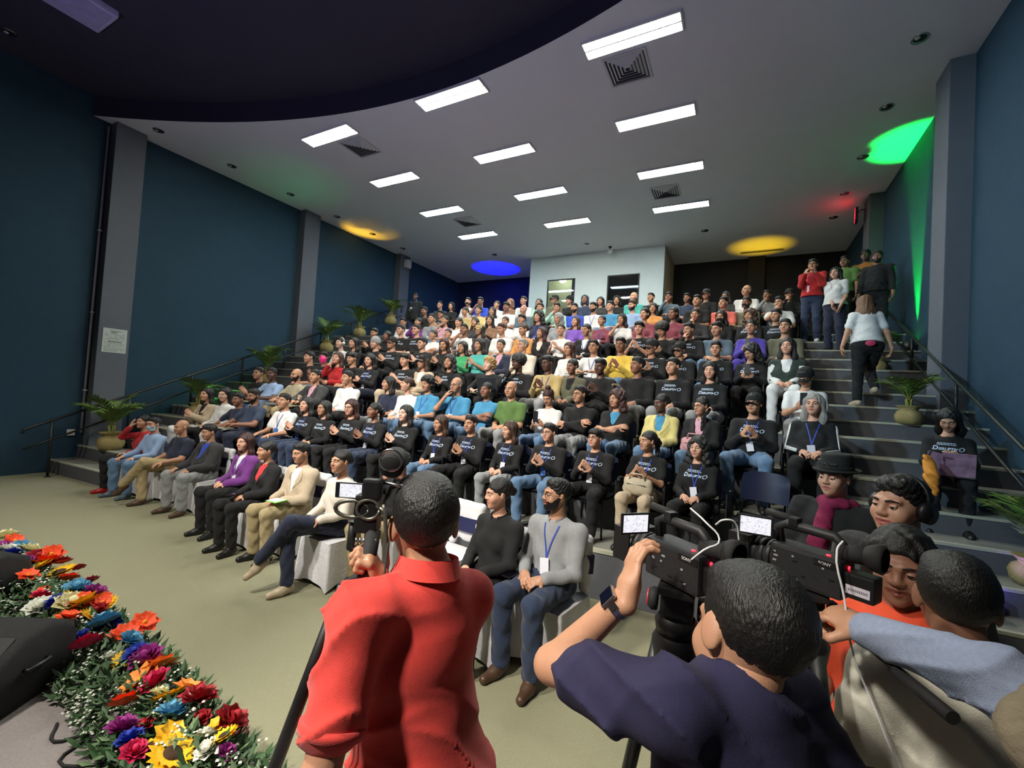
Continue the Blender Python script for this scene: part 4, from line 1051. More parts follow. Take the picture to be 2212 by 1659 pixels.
# ------------------------------------------------------------------ the audience: x, y, head height above own floor, looks
AUD={'A':'''-9.24 3.78 1.18 f s d 2 s.red blk face redshoe
-8.83 3.76 1.17 m s d 1 s.lbl jean knees mask glasses grshoe
-8.11 3.84 1.18 m x d 2 t.nav khk knees crossleg brshoe
-7.26 3.82 1.18 m s d 2 j.chr.blu gry knees brshoe belly
-5.96 3.60 1.17 f l r 1 j.pur.wht blk lap lany
-5.21 3.42 1.15 f b d 2 j.blk.cor blk lap phone
-4.66 3.50 1.18 m s d 2 j.bei.wht khk lap green blshoe
-3.69 3.25 1.22 f b d 2 s.cre nav lap crossleg tanshoe
-3.29 3.70 1.21 m s d 3 s.blk khk chin blshoe
-1.70 3.10 1.22 f b d 1 s.blk blk lap lookl
-1.26 3.25 1.27 m s d 2 s.gry den lap beard glasses lany brshoe''',
'B':'''-8.79 4.53 1.21 f l d 1 j.bei.blk wht clap
-8.29 4.57 1.24 f l d 0 s.wht blk lap
-7.89 4.59 1.17 m s d 3 t.nav wht table
-7.49 4.61 1.26 m s d 3 t.dkb nav table beard
-6.72 4.66 1.21 m s d 2 t.wht den knees lany badge2
-6.21 4.69 1.18 f l d 1 P den clap badge2
-5.81 4.71 1.15 f l d 2 P den lap glasses
-5.26 4.75 1.20 f l r 1 P blk clap glasses
-4.80 4.77 1.18 f p d 3 P den clap lany
-4.23 4.81 1.18 f l d 0 P blk clap smile
-3.63 4.84 1.08 f l n 2 P jean lap lany
-3.15 4.87 1.12 m s d 2 P blk clap lany
-2.59 4.91 1.07 f l n 1 P gry lap lany
-2.05 4.94 1.10 m s d 1 P jean clap glasses badge2
-1.48 4.97 1.08 m g d 1 P blk clap glasses lany
-0.89 5.01 1.11 f p d 2 Q bei clap lany bag
-0.38 5.04 0.99 f c d 1 P blk lap lany''',
'C':'''-8.58 5.35 1.26 m s d 2 t.blk blk clap glasses
-8.19 5.37 1.34 m s d 4 t.lbl jean table
-7.50 5.41 1.28 m x d 2 t.cam khk table glasses beard
-7.01 5.44 1.25 m s d 2 j.chr.pnk blk table
-6.22 5.49 1.25 m s d 2 s.wht blk lap
-5.30 5.55 1.19 f l d 2 t.nav gry lap
-4.90 5.57 1.19 f b n 1 s.wht jean lap lookl
-4.50 5.59 1.22 f w d 2 t.brb jean lap lany
-3.95 5.62 1.22 m x e 2 t.brb jean chin glasses lany
-3.42 5.66 1.17 f b d 3 t.brb jean crossed
-3.01 5.68 1.20 m x d 2 t.grn gry lap
-2.42 5.72 1.12 f B r 2 t.wht jean phone lookd
-1.96 5.74 1.18 m s d 2 s.blk gry crossed glasses
-1.46 5.77 1.15 f c r 2 J.blk.brb jean crossed sung
-0.89 5.81 1.13 f b d 4 j.lym.brb jean lap
-0.42 5.84 1.12 f P d 2 j.blk.pnk jean lap glasses pbag
0.14 5.87 1.18 m k d 2 P jean clap lany
0.73 5.90 1.21 f l e 1 S.blk blk lap lany''',
'D':'''-8.18 6.17 1.29 m s d 1 t.blk blk lap
-7.77 6.20 1.33 m s d 3 Q gry clap
-7.37 6.22 1.28 f l n 1 s.red gry chin balloon
-6.97 6.24 1.34 m g d 2 t.blk blk lap
-6.52 6.27 1.23 f l d 1 P nav phone lany
-5.65 6.32 1.25 m g d 1 Q bei clap
-5.25 6.35 1.22 f k n 2 j.bei.wht bei lap
-4.67 6.38 1.23 f c d 2 P blk clap
-3.86 6.43 1.21 m y y 0 P blk table
-3.32 6.46 1.28 m a d 4 P blk chin
-2.79 6.49 1.28 m s d 4 s.tan gry clap glasses lany
-2.38 6.52 1.21 f b d 3 j.olv.blk blk lap
-1.93 6.54 1.22 m s d 4 s.blk blk clap
-1.38 6.58 1.29 m s d 3 s.blk gry lap
-0.88 6.61 1.25 m s d 2 P gry lap
-0.39 6.64 1.21 f l d 1 P gry lap
0.73 6.70 1.15 m k d 2 t.wht gry phone lookd scarf''',
'E':'''-8.20 6.97 1.25 f b d 0 s.wht blk lap phones
-7.80 6.99 1.27 f l d 1 s.blk blk lap
-7.18 7.03 1.27 m o e 1 P blk lap
-6.71 7.06 1.31 m k d 2 P blk clap
-5.92 7.11 1.26 m s d 1 P blk clap glasses
-5.38 7.14 1.23 f l r 2 s.blk blk clap
-4.95 7.17 1.18 f l d 2 s.gre blk clap
-4.56 7.18 1.23 f l d 2 t.tea blk clap
-4.10 7.22 1.22 f b d 2 j.nav.pnk blk lap
-3.64 7.24 1.22 m s e 1 j.cre.wht gry lap glasses
-2.75 7.30 1.17 f l r 2 s.wht bei lap
-2.30 7.32 1.21 m s d 2 t.wht blk table glasses lany
-1.84 7.35 1.25 m s d 3 s.yel jean clap
-1.33 7.38 1.21 m k d 2 P gry clap
-0.90 7.41 1.17 m k d 2 P gry lap glasses
-0.37 7.44 1.19 m s d 2 P jean lap
0.11 7.47 1.15 f c d 2 P blk phone lookd
0.58 7.50 1.24 f l d 1 v.dgn.wht wht lap''',
'F':'''-8.00 7.79 1.19 m s d 2 s.blk blk clap
-7.60 7.81 1.12 f l d 3 s.blk blk clap
-7.20 7.83 1.36 m s d 1 Q blk lap glasses
-6.75 7.86 1.30 m s d 1 P blk lap glasses
-6.27 7.89 1.14 f b d 2 t.wht blk crossed
-5.87 7.91 1.16 f b d 2 t.wht blk lap
-5.46 7.93 1.25 m s d 3 t.wht blk chin
-5.07 7.96 1.30 f K d 2 j.chr.gry blk lap
-4.54 7.99 1.26 m s n 2 t.wht gry lap
-4.04 8.02 1.24 f b n 2 s.org gry lap
-3.64 8.04 1.17 f l r 2 j.blk.cre blk lap
-3.23 8.07 1.23 f b d 1 t.wht blk clap
-2.71 8.10 1.22 f b d 2 j.blk.wht blk lap lany
-1.71 8.16 1.29 m g d 1 Q blk clap
-1.31 8.18 1.21 m a d 2 s.blk gry phone lookd
-0.86 8.21 1.21 m s d 2 P jean chin
-0.41 8.24 1.22 m s d 2 t.slt jean lap
0.11 8.27 1.27 f b d 2 s.vio vio phone
0.60 8.30 1.25 m s d 2 s.olv blk lap''',
'G':'''-7.83 8.59 1.17 m s d 2 t.wht blk lap
-7.35 8.62 1.17 f b d 2 s.pur blk chin
-6.95 8.64 1.25 m s d 2 s.gry gry lap lany
-6.55 8.67 1.20 f s d 2 t.pnk jean chin
-6.15 8.69 1.15 f b d 1 t.wht nav crossed
-5.70 8.72 1.14 f l d 2 s.chr blk lap
-5.30 8.74 1.18 f l d 2 s.brn blk clap
-4.90 8.77 1.15 f b n 2 t.wht blk lap
-4.48 8.79 1.19 f g d 2 t.wht bei lap
-4.08 8.81 1.27 f c d 1 s.nav blk lap badge2
-3.62 8.85 1.19 f h d 2 s.gry jean lap
-3.22 8.87 1.12 m l n 1 s.vil red lap
-2.65 8.90 1.13 f b d 2 s.mar nav lap lany
-2.24 8.93 1.15 f l d 2 t.wht blk chin
-1.79 8.95 1.27 f s d 1 s.mar blk lap
-1.24 8.99 1.36 f s d 3 s.mar blk lap
-0.84 9.01 1.22 f b d 2 s.chr blk chin
-0.39 9.04 1.17 f l d 2 s.blk pur lap bmask
0.09 9.07 1.18 f c n 2 P blk lap
0.51 9.09 1.17 m s d 2 P blk lap''',
'H':'''-7.82 9.39 1.21 m s d 3 s.blk blk lap
-7.28 9.42 1.11 m g d 2 Q blk clap glasses
-6.52 9.47 1.17 f b n 2 s.tan blk lap
-6.12 9.50 1.19 f b d 2 s.crm blk lap
-5.72 9.52 1.15 f l d 2 t.wht blk lap
-5.32 9.54 1.27 m g d 3 t.wht blk lap
-4.85 9.57 1.17 m x d 2 s.slt gry lap
-4.41 9.60 1.20 m s d 2 s.olv blk lap
-3.98 9.62 1.19 m s d 2 s.min blk chin
-3.55 9.65 1.17 m s d 2 t.blu blk lap beard
-3.10 9.68 1.18 m s d 2 s.wht bei lap beard lany
-2.71 9.70 1.19 m s d 1 t.brb jean lap
-2.22 9.73 1.19 m s n 1 s.lbl jean lap beard
-1.77 9.76 1.12 f l d 2 s.org wht lap
-0.89 9.81 1.25 m s d 2 t.blk blk lap
-0.39 9.84 1.19 m s d 2 t.sal blk lap
0.03 9.86 1.17 m s d 3 s.olv blk lap bmask
0.60 9.90 1.17 m s d 2 t.wht blk chin''',
'I':'''-7.92 10.19 1.14 m s d 1 s.chr blk lap glasses
-7.52 10.20 0.95 f h d 1 s.blk blk lap
-6.97 10.24 1.20 m s d 1 t.wht blk lap bmask
-6.57 10.27 1.20 m s d 3 t.blu blk chin
-6.05 10.30 1.09 f b n 1 t.wht blk lap
-5.65 10.32 1.12 f h d 1 s.brn blk lap
-5.25 10.34 1.17 m s d 2 t.wht blk lap
-4.81 10.37 1.10 f l d 2 s.min blk lap
-4.38 10.40 1.17 m k d 2 s.olv blk lap
-3.98 10.42 1.13 f o d 1 s.blk blk lap
-3.58 10.45 1.14 m h d 3 s.dkb blk lap
-3.18 10.48 0.96 f l d 1 s.chr blk lap
-2.78 10.50 0.94 f h d 2 s.blk blk lap
-2.38 10.52 1.16 m x n 1 t.tea blk lap
-1.98 10.56 1.13 m s d 2 s.blk blk lap
-1.58 10.58 1.13 m s d 3 s.slt blk chin
-1.18 10.60 1.02 m s d 3 s.dkb blk lap
-0.78 10.61 1.15 m k d 2 s.blk blk lap
-0.38 10.62 0.95 f l d 3 s.chr blk lap
0.02 10.64 1.20 m x e 2 s.wht blk lap
0.42 10.69 1.03 m s d 3 s.gry blk chin
0.82 10.69 1.07 m k d 2 s.blk blk chin'''}
HW = dict(s='short dark hair', l='long hair', c='curly hair', p='ponytail', P='long braid', b='tied back hair', B='top bun', x='bald head', a='afro hair', k='black cap', K='tan cap', h='hood up', g='fringe haircut', w='short curly hair', y='curly blond hair', o='knitted hat')
ORD = ['first', 'second', 'third', 'fourth', 'fifth', 'sixth', 'seventh', 'eighth', 'ninth', 'tenth', 'eleventh', 'twelfth', 'thirteenth', 'fourteenth', 'fifteenth', 'sixteenth', 'seventeenth', 'eighteenth', 'nineteenth', 'twentieth', 'twenty first', 'twenty second']
ROWN = ['front row', 'first tier', 'second tier', 'third tier', 'fourth tier', 'fifth tier', 'sixth tier', 'seventh tier', 'top tier']
PPL = {}
for ri, rk in enumerate('ABCDEFGHI'):
    base = 0 if ri == 0 else Z1+RISE*(ri-1)
    rng = random.Random(40+ri)
    for ci, ln_ in enumerate(AUD[rk].split('\n')):
        f = ln_.split(); x, y, hz = map(float, f[:3]); sex, hs, hc, sk, top, bot, pose = f[3:10]; ex = f[10:]
        tp = top.split('.')
        S = dict(sex=sex, hair=hs, hc=hc, skin=int(sk), top=tp[0], topc=tp[1] if len(tp) > 1 else 'blk', inner=tp[2] if len(tp) > 2 else 'blk', bot=bot, ex=ex, seed=1)
        lod = 0 if ri < 3 else 1
        legs = 'crossleg' if 'crossleg' in ex else ('wide' if sex == 'm' and ri < 3 and pose in ('knees', 'clap') else 'sit')
        fat = 1 if (rk+str(ci)) in ('A2', 'A3', 'C1', 'C3', 'C7', 'C13', 'C16', 'C17', 'E12', 'F16', 'H15', 'B3') else 0
        sc = min(1.07, max(.93, hz/1.17))
        # heads turn to the speaker on the stage
        hy = math.atan2(-5.6-x, y+3.3)
        ry = -.0 if ri == 0 else SLP
        body_rz = hy*.25
        hy = hy*.85+rng.uniform(-.3, .3)
        if 'lookl' in ex: hy -= .35
        if rk+str(ci) in ('B9', 'C8', 'A9'): hy += .35
        pit = .5 if 'lookd' in ex else rng.choice([-.05, 0, .08, .15])
        J = dict(seat_pose(pose, sex, fat, legs)); J['hyaw'] = round((hy-body_rz)/.2)*.2; J['hpit'] = pit
        PJ = (pose, sex, fat, legs)
        garm = {'s': 'long sleeved top', 't': 'short sleeved shirt', 'P': 'printed black sweatshirt', 'Q': 'printed black tee', 'j': 'open jacket', 'J': 'open cardigan', 'S': 'striped track jacket', 'v': 'varsity jacket'}[tp[0]]
        gd = (garm if tp[0] in 'PQ' else CNAME[S['topc']]+' '+garm)
        hw = HW[hs] if not (hs == 's' and sex == 'f') else 'short bobbed hair'
        if hs == 'x' and S['hc'] == 'e': hw = 'balding head'
        lab = 'person in %s, %s, %s from left in %s' % (gd, hw, ORD[ci], ROWN[ri])
        pr = person(J, S, (x, y, base), body_rz, sc, lab, lod, PJ, 'seated audience')
        PPL[rk+str(ci)] = (pr, J, S)
        sx, sy = x, y
        clab = '%s %s from left in the %s'
        if ri == 0: covered_chair((sx, sy+.02, base), body_rz, 'white cloth covered chair under the %s person from left in the front row' % ORD[ci])
        else: chair((sx, sy, base), body_rz, 'navy chair under the %s person from left on the %s' % (ORD[ci], ROWN[ri]), pose == 'table')
covered_chair((-2.45, 3.55, 0), -.15, 'empty white covered chair with navy sash in the front row')
chair((.22, 5.05, Z1), -.2, 'empty glossy navy chair at the right end of the first tier')
# ------------------------------------------------------------------ standing figures
def stand(loc, rz, s=1., sex='m', fat=0, lean=0., wr=None, hd=None, hn=None, hk=('relax', 'relax'), pole=None, headyaw=0, headpit=0, headrol=0, step=0):
    """joints relative to loc, already turned by rz (figure faces (sin rz, -cos rz))"""
    m = sex == 'm'; shw = .178 if m else .152
    J = dict(sex=sex, fat=fat)
    P = dict(pel=(0, 0, .93), wai=(0, -.005-lean*.15, 1.09), che=(0, -lean*.32, 1.27), nck=(0, .015-lean*.5, 1.45), head=(0, -.02-lean*.65, 1.595-lean*.06))
    sh = [(-shw, .01-lean*.45, 1.372), (shw, .01-lean*.45, 1.372)]
    hip = [(-.09, 0, .90), (.09, 0, .90)]; kn = [(-.10, -.03-step*.2, .50+.06*step), (.10, -.02, .50)]; an = [(-.11, .03-step*.05, .095+step*.2), (.11, .02, .095)]
    Rz = rot('z', rz)
    g = lambda p: Rz@(np.asarray(p, float)*s)
    for k in P: J[k] = g(P[k])
    J['sh'] = [g(p) for p in sh]; J['hip'] = [g(p) for p in hip]; J['kn'] = [g(p) for p in kn]; J['an'] = [g(p) for p in an]
    J['toe'] = [Rz@A_(-.2, -1, 0), Rz@A_(.2, -1, 0)]
    L = np.asarray(loc, float)
    d = [A_(-.26, -.10, .80), A_(.26, -.10, .80)]
    J['wr'] = [(np.asarray(wr[i], float)-L) if wr and wr[i] is not None else g(d[i]) for i in (0, 1)]
    J['hd'] = [np.asarray(hd[i], float) if hd and hd[i] is not None else Rz@A_((.1, -.1)[i], -.25, -1) for i in (0, 1)]
    J['hn'] = [np.asarray(hn[i], float) if hn and hn[i] is not None else Rz@A_((-1, 1)[i], 0, 0) for i in (0, 1)]
    J['hk'] = list(hk)
    J['el'] = []
    for i, q in ((0, -1), (1, 1)):
        pl = np.asarray(pole[i], float) if pole and pole[i] is not None else Rz@A_(q*.35, .6, -.6)
        a, b = J['sh'][i], J['wr'][i]; l1, l2 = .285*s, .255*s
        if np.linalg.norm(b-a) > (l1+l2)*.995: J['wr'][i] = a+unit(b-a)*(l1+l2)*.995
        J['el'].append(ik(a, J['wr'][i], l1, l2, pl))
    J['hyaw'] = rz+headyaw; J['hpit'] = headpit; J['hrol'] = headrol
    return J
def stander(J, S, loc, label, lod=0, key=None, sleeve='long', amp=.010, fr=24, seed=1, hem=None, jacket=None, collar=False, cloth_m=None, h=None, group=None):
    root = empty('person', loc, 0); tag(root, label, 'person', group)
    V, F, mi = body_np(J, lod, None, int('smile' in S['ex']), int('beard' in S['ex']))[1]
    body = link('body', mesh_np('body', V, F, True, mi), root, [skin(S['skin']), lips(S['skin']), hairm('d')])
    V, F = shirt_np(J, lod, sleeve, .014, None, seed, amp, fr, .12 if hem is None else hem, h, True)
    so = link('shirt', mesh_np('shirt', V, F), root, cloth_m or cloth(S['topc'])); front = (V, F)
    if jacket:
        V, F = shirt_np(J, lod, 'long', .026, .09, seed, amp, fr, None, h); link('jacket', mesh_np('jacket', V, F), root, cloth(jacket))
    V, F = trousers_np(J, lod, .012, 2); link('trousers', mesh_np('trousers', V, F), root, cloth(S['bot']))
    for i in (0, 1): link('shoe', mesh_np('shoe', *shoe_np(J, lod, i)), root, cloth(S.get('shoe', 'blk')))
    dress_head(root, body, J, S, lod)
    return root, so, body, J, front
def SP(sex, hair, hc, sk, topc, bot, ex=(), **k): return dict(sex=sex, hair=hair, hc=hc, skin=sk, top='s', topc=topc, inner='blk', bot=bot, ex=list(ex), **k)
def collar_ring(J, parent, m, r=.066, hgt=.045, op=2.6):
    up_ = unit(J['nck']-J['che']); rt_ = unit(J['sh'][1]-J['sh'][0]); bk = np.cross(up_, rt_); up_ = np.cross(rt_, bk); c = J['nck']-up_*.012-bk*.012
    def f(u, v, o=0):
        a = -op+2*op*u; rr_ = r+.016*v+o
        return tuple(c+rt_*rr_*math.sin(a)+bk*rr_*1.12*math.cos(a)+up_*(hgt*(1-v)**1.2+.012*math.cos(a)-.016*v-(.035*v if abs(a) > op-.45 else 0)))
    mb = MB(); mb.grid(f, 33, 5); mb.grid(lambda u, v: f(1-u, v, .006), 33, 5); return mb.build('collar', m, parent)

# man in the coral polo shirt, seen from behind, holding the phone rig
M_coral = mat('coral red polo knit', 'd2392f', .85, nscale=60, namt=.05, bump=.2, bscale=500, sheen=.2)
loc = (-.715, .965, 0)
J = stand(loc, -1.90, 1.04, 'm', 0, .05, wr=[(-.815, .885, 1.49), (-.80, .73, .90)], hd=[(-.25, -.35, .9), None], hn=[(.8, .5, .2), None], hk=('grip', 'relax'),
          pole=[(-.2, .3, -1), (.25, -.7, -.1)], headyaw=-.40, headpit=.06)
J['head'] = J['head']+A_(.0, .0, -.02); J['hs'] = 1.13; J['sh'][0] = J['sh'][0]+A_(-.02, -.03, -.035); J['nck'] = J['nck']+A_(0, 0, .028); J['sh'][0] = J['sh'][0]+A_(0, 0, .012); J['sh'][1] = J['sh'][1]+A_(0, 0, .022)
r_, so, body, J, fr_ = stander(J, SP('m', 's', 'd', 2, 'coral', 'den'), loc, 'person in a coral red polo shirt seen from behind, filming with a phone rig', 2, sleeve='short', amp=.022, fr=27, seed=3, cloth_m=M_coral, h=.0075)
collar_ring(J, so, M_coral, .070, .030)
# sleeve hems
for i in (0, 1):
    a, b = J['sh'][i], J['el'][i]; p = a+(b-a)*.66; q = a+(b-a)*.73
    mb = MB(); mb.tube([tuple(p), tuple(q)], [.0745, .0735], 24); mb.build('sleeve_hem', M_coral, so)

# the phone rig on its monopod
M_phone = mat('phone body', '15161a', .35, nscale=20, namt=.05)
def screen_mat(name, seed):
    m = bpy.data.materials.new(name); m.use_nodes = True; nt = m.node_tree; b = nt.nodes['Principled BSDF']
    tc = nt.nodes.new('ShaderNodeTexCoord'); n = nt.nodes.new('ShaderNodeTexNoise'); n.inputs['Scale'].default_value = 70+seed; n.inputs['Detail'].default_value = 3
    cr = nt.nodes.new('ShaderNodeValToRGB'); cr.color_ramp.elements[0].position = .25; cr.color_ramp.elements[0].color = (.35, .32, .5, 1); cr.color_ramp.elements[1].position = .48; cr.color_ramp.elements[1].color = (.95, .95, 1, 1)
    nt.links.new(tc.outputs['Object'], n.inputs['Vector']); nt.links.new(n.outputs['Fac'], cr.inputs[0]); nt.links.new(cr.outputs[0], b.inputs['Emission Color'])
    b.inputs['Emission Strength'].default_value = .9; b.inputs['Base Color'].default_value = (.02, .02, .02, 1); b.inputs['Roughness'].default_value = .2
    return m
def basis(o, xdir, updir):
    """matrix at o: local X = xdir, local Z ~ updir, local Y = Z x X"""
    x = Vector(xdir).normalized(); z = Vector(updir); z = (z-x*z.dot(x)).normalized(); y = z.cross(x)
    return Matrix(((x.x, y.x, z.x, o[0]), (x.y, y.y, z.y, o[1]), (x.z, y.z, z.z, o[2]), (0, 0, 0, 1)))
CR = (math.cos(YAW), math.sin(YAW), 0); CF = (-math.sin(YAW), math.cos(YAW), 0)
rig = empty('camera_rig', (-.86, .86, 0)); tag(rig, 'black phone filming rig on a long monopod in front of the coral shirt', 'camera rig')
def rp(name, mb, m, M, par=rig):
    o = mb.build(name, m, par); o.matrix_local = (Matrix.Translation((.86, -.86, 0)) @ M) if par is rig else M; return o
Mr = basis((-.872, .885, 1.66), CR, (0, 0, 1))           # rig centre; +Y away from the camera
mb = MB(); mb.bbox(-.038, .022, -.025, .03, -.045, .055, .006); mb.bbox(-.02, .03, -.03, .0, .045, .10, .008); mb.tube([(-.045, 0, -.02), (-.05, 0, -.09), (.0, 0, -.115)], .012, 8); rp('camera_body', mb, M_black, Mr)
mb = MB(); mb.lathe([(.001, -.035), (.030, -.035), (.034, -.03), (.034, .03), (.026, .035), (.024, .02)], 20, M=Matrix.Translation((.045, .03, .14)) @ Matrix.Rotation(-PI/2+.3, 4, 'X')); rp('lens', mb, [M_blackm], Mr)
mb = MB(); mb.lathe([(.026, .0), (.031, .003), (.033, 0)], 20, M=Matrix.Translation((.045, -.007, .15)) @ Matrix.Rotation(PI/2+.2, 4, 'X')); rp('lens_ring', mb, M_chrome, Mr)
mb = MB(); mb.tube([(-.045+.045*math.cos(t), -.02, .018+.022*math.sin(t)) for t in np.linspace(0, 2*PI, 17)], .006, 6); mb.tube([(.0+.03*math.cos(t), -.025, .02+.026*math.sin(t)) for t in np.linspace(0, 2*PI, 17)], .005, 6); mb.tube([(.02, -.02, .03), (.045, -.03, .02), (.06, -.02, -.12), (.045, -.01, -.20)], .006, 6); rp('cage_ring', mb, mat('worn grey metal', '6b6a60', .35, metal=.7), Mr)
mb = MB(); mb.tube([(.02, .0, .09), (.07, -.01, .085), (.10, .0, .075)], .005, 6); mb.tube([(.07, -.01, .04), (.10, -.01, .075)], .004, 6); rp('cold_shoe_arm', mb, M_chrome, Mr)
for i in range(6):
    mb = MB(); mb.tube([(-.025+.010*i, -.027, -.055), (-.025+.010*i, -.03, -.07)], .0035, 6); rp('cage_screw', mb, M_chrome, Mr)
ph = empty('x'); bpy.data.objects.remove(ph)
Mp = basis((-.938, .868, 1.718), CR, (.02, 0, 1))
mb = MB(); mb.bbox(-.040, .036, -.004, .004, -.0215, .0215, .004); po_ = rp('phone', mb, M_phone, Mp)
mb = MB(); mb.box(-.027, .033, -.0048, -.0040, -.018, .018); o = mb.build('phone_screen', screen_mat('phone screen picture', 120), po_)
mb = MB(); mb.tube([(.036, 0, 0), (.055, .005, -.01)], .006, 6); rp('phone_clamp', mb, M_blackm, Mp)
mb = MB(); mb.tube([(-.86, .885, 1.62), (-.825, .83, 1.49)], [.021, .018], 12); h_ = rp('grip_handle', mb, M_blackm, Matrix.Identity(4))
mp0, mp1 = Vector((-.862, .80, 1.505)), Vector((-1.13, .52, .21))
mid = mp0.lerp(mp1, .40)
mb = MB(); mb.tube([mp0, mid], .0155, 12); rp('upper_tube', mb, M_black, Matrix.Identity(4))
mb = MB(); mb.tube([mid, mp1], .0125, 12); rp('lower_tube', mb, M_black, Matrix.Identity(4))
dm = (mp1-mp0).normalized()
mb = MB(); mb.tube([mid-dm*.02, mid+dm*.02], .021, 12); mb.tube([mid, mid+Vector((-.035, -.02, .012))], .008, 8); rp('clamp_knob', mb, M_blackm, Matrix.Identity(4))
mb = MB(); mb.tube([mp1, mp1+dm*.012], .02, 10); rp('rubber_foot', mb, M_blackm, Matrix.Identity(4))
mb = MB(); mb.tube([mp0, mp0+Vector((.02, .045, .02)), (-.83, .85, 1.52)], .010, 8); rp('tilt_joint', mb, M_blackm, Matrix.Identity(4))
mb = MB(); mb.tube([(-.80, .88, 1.60), (-.79, .86, 1.45), (-.80, .80, 1.2), (-.86, .72, .95), (-.9, .66, .5), (-.95, .62, .24)], .003, 5); tag(mb.build('audio_cable', M_blackm), 'thin black cable hanging from the phone rig', 'cable')

# man in the navy tee working the near camcorder
loc = (.02, 1.0, 0)
J = stand(loc, -2.30, 1.03, 'm', 0, .04, wr=[(.09, 1.20, 1.36), (-.205, 1.0, 1.577)], hd=[(-.3, .8, .3), (.02, .55, .83)], hn=[(.4, .2, .9), (-.80, -.50, .25)], hk=('grip', 'relax'),
          pole=[(.5, .2, -.8), (.05, -.50, -1)], headyaw=-.25, headpit=.30, headrol=-.25)
J['head'] = A_(.035, 1.035, 1.545)-A_(*loc); J['hs'] = 1.17; J['sh'][0] = J['sh'][0]+A_(-.025, -.025, -.02); J['sh'][1] = J['sh'][1]+A_(.015, .015, .03)
M_navyT = mat('navy tee cotton', '1e1b3c', .9, nscale=60, namt=.06, bump=.2, bscale=500)
r_, so, body, J, fr_ = stander(J, SP('m', 's', 'd', 2, 'navT', 'den'), loc, 'person in a navy tee seen from behind, one hand on the near camcorder', 2, sleeve='short', amp=.016, fr=22, seed=5, cloth_m=M_navyT, h=.0075)
# wrist watch
w_ = J['wr'][1]; fa = unit(J['el'][1]-w_); hn_ = unit(J['hn'][1]-fa*(J['hn'][1]@fa)); c_ = w_+fa*.030
wt = empty('wrist_watch', loc); tag(wt, 'square faced watch with a steel link band on a raised wrist', 'watch')
xd = np.cross(hn_, fa)
Mw = Matrix(((xd[0], fa[0], hn_[0], c_[0]), (xd[1], fa[1], hn_[1], c_[1]), (xd[2], fa[2], hn_[2], c_[2]), (0, 0, 0, 1)))
for k in range(15):
    t = 2*PI*k/15
    if math.cos(t) > .78: continue
    mb = MB(); mb.bbox(-.0058, .0058, -.0105, .0105, -.0015, .0015, .001); o = mb.build('band_link', M_chrome, wt); o.matrix_local = Mw @ Matrix.Rotation(t, 4, 'Y') @ Matrix.Translation((0, 0, .0315))
mb = MB(); mb.bbox(-.0175, .0175, -.021, .021, -.004, .005, .004); o = mb.build('case', mat('silver watch case', 'b9b4ae', .25, metal=.9), wt); o.matrix_local = Mw @ Matrix.Translation((0, 0, .031))
mb = MB(); mb.bbox(-.0145, .0145, -.018, .018, .005, .0065, .002); o2 = mb.build('watch_face', mat('dark watch glass', '0b0c1c', .1), o)

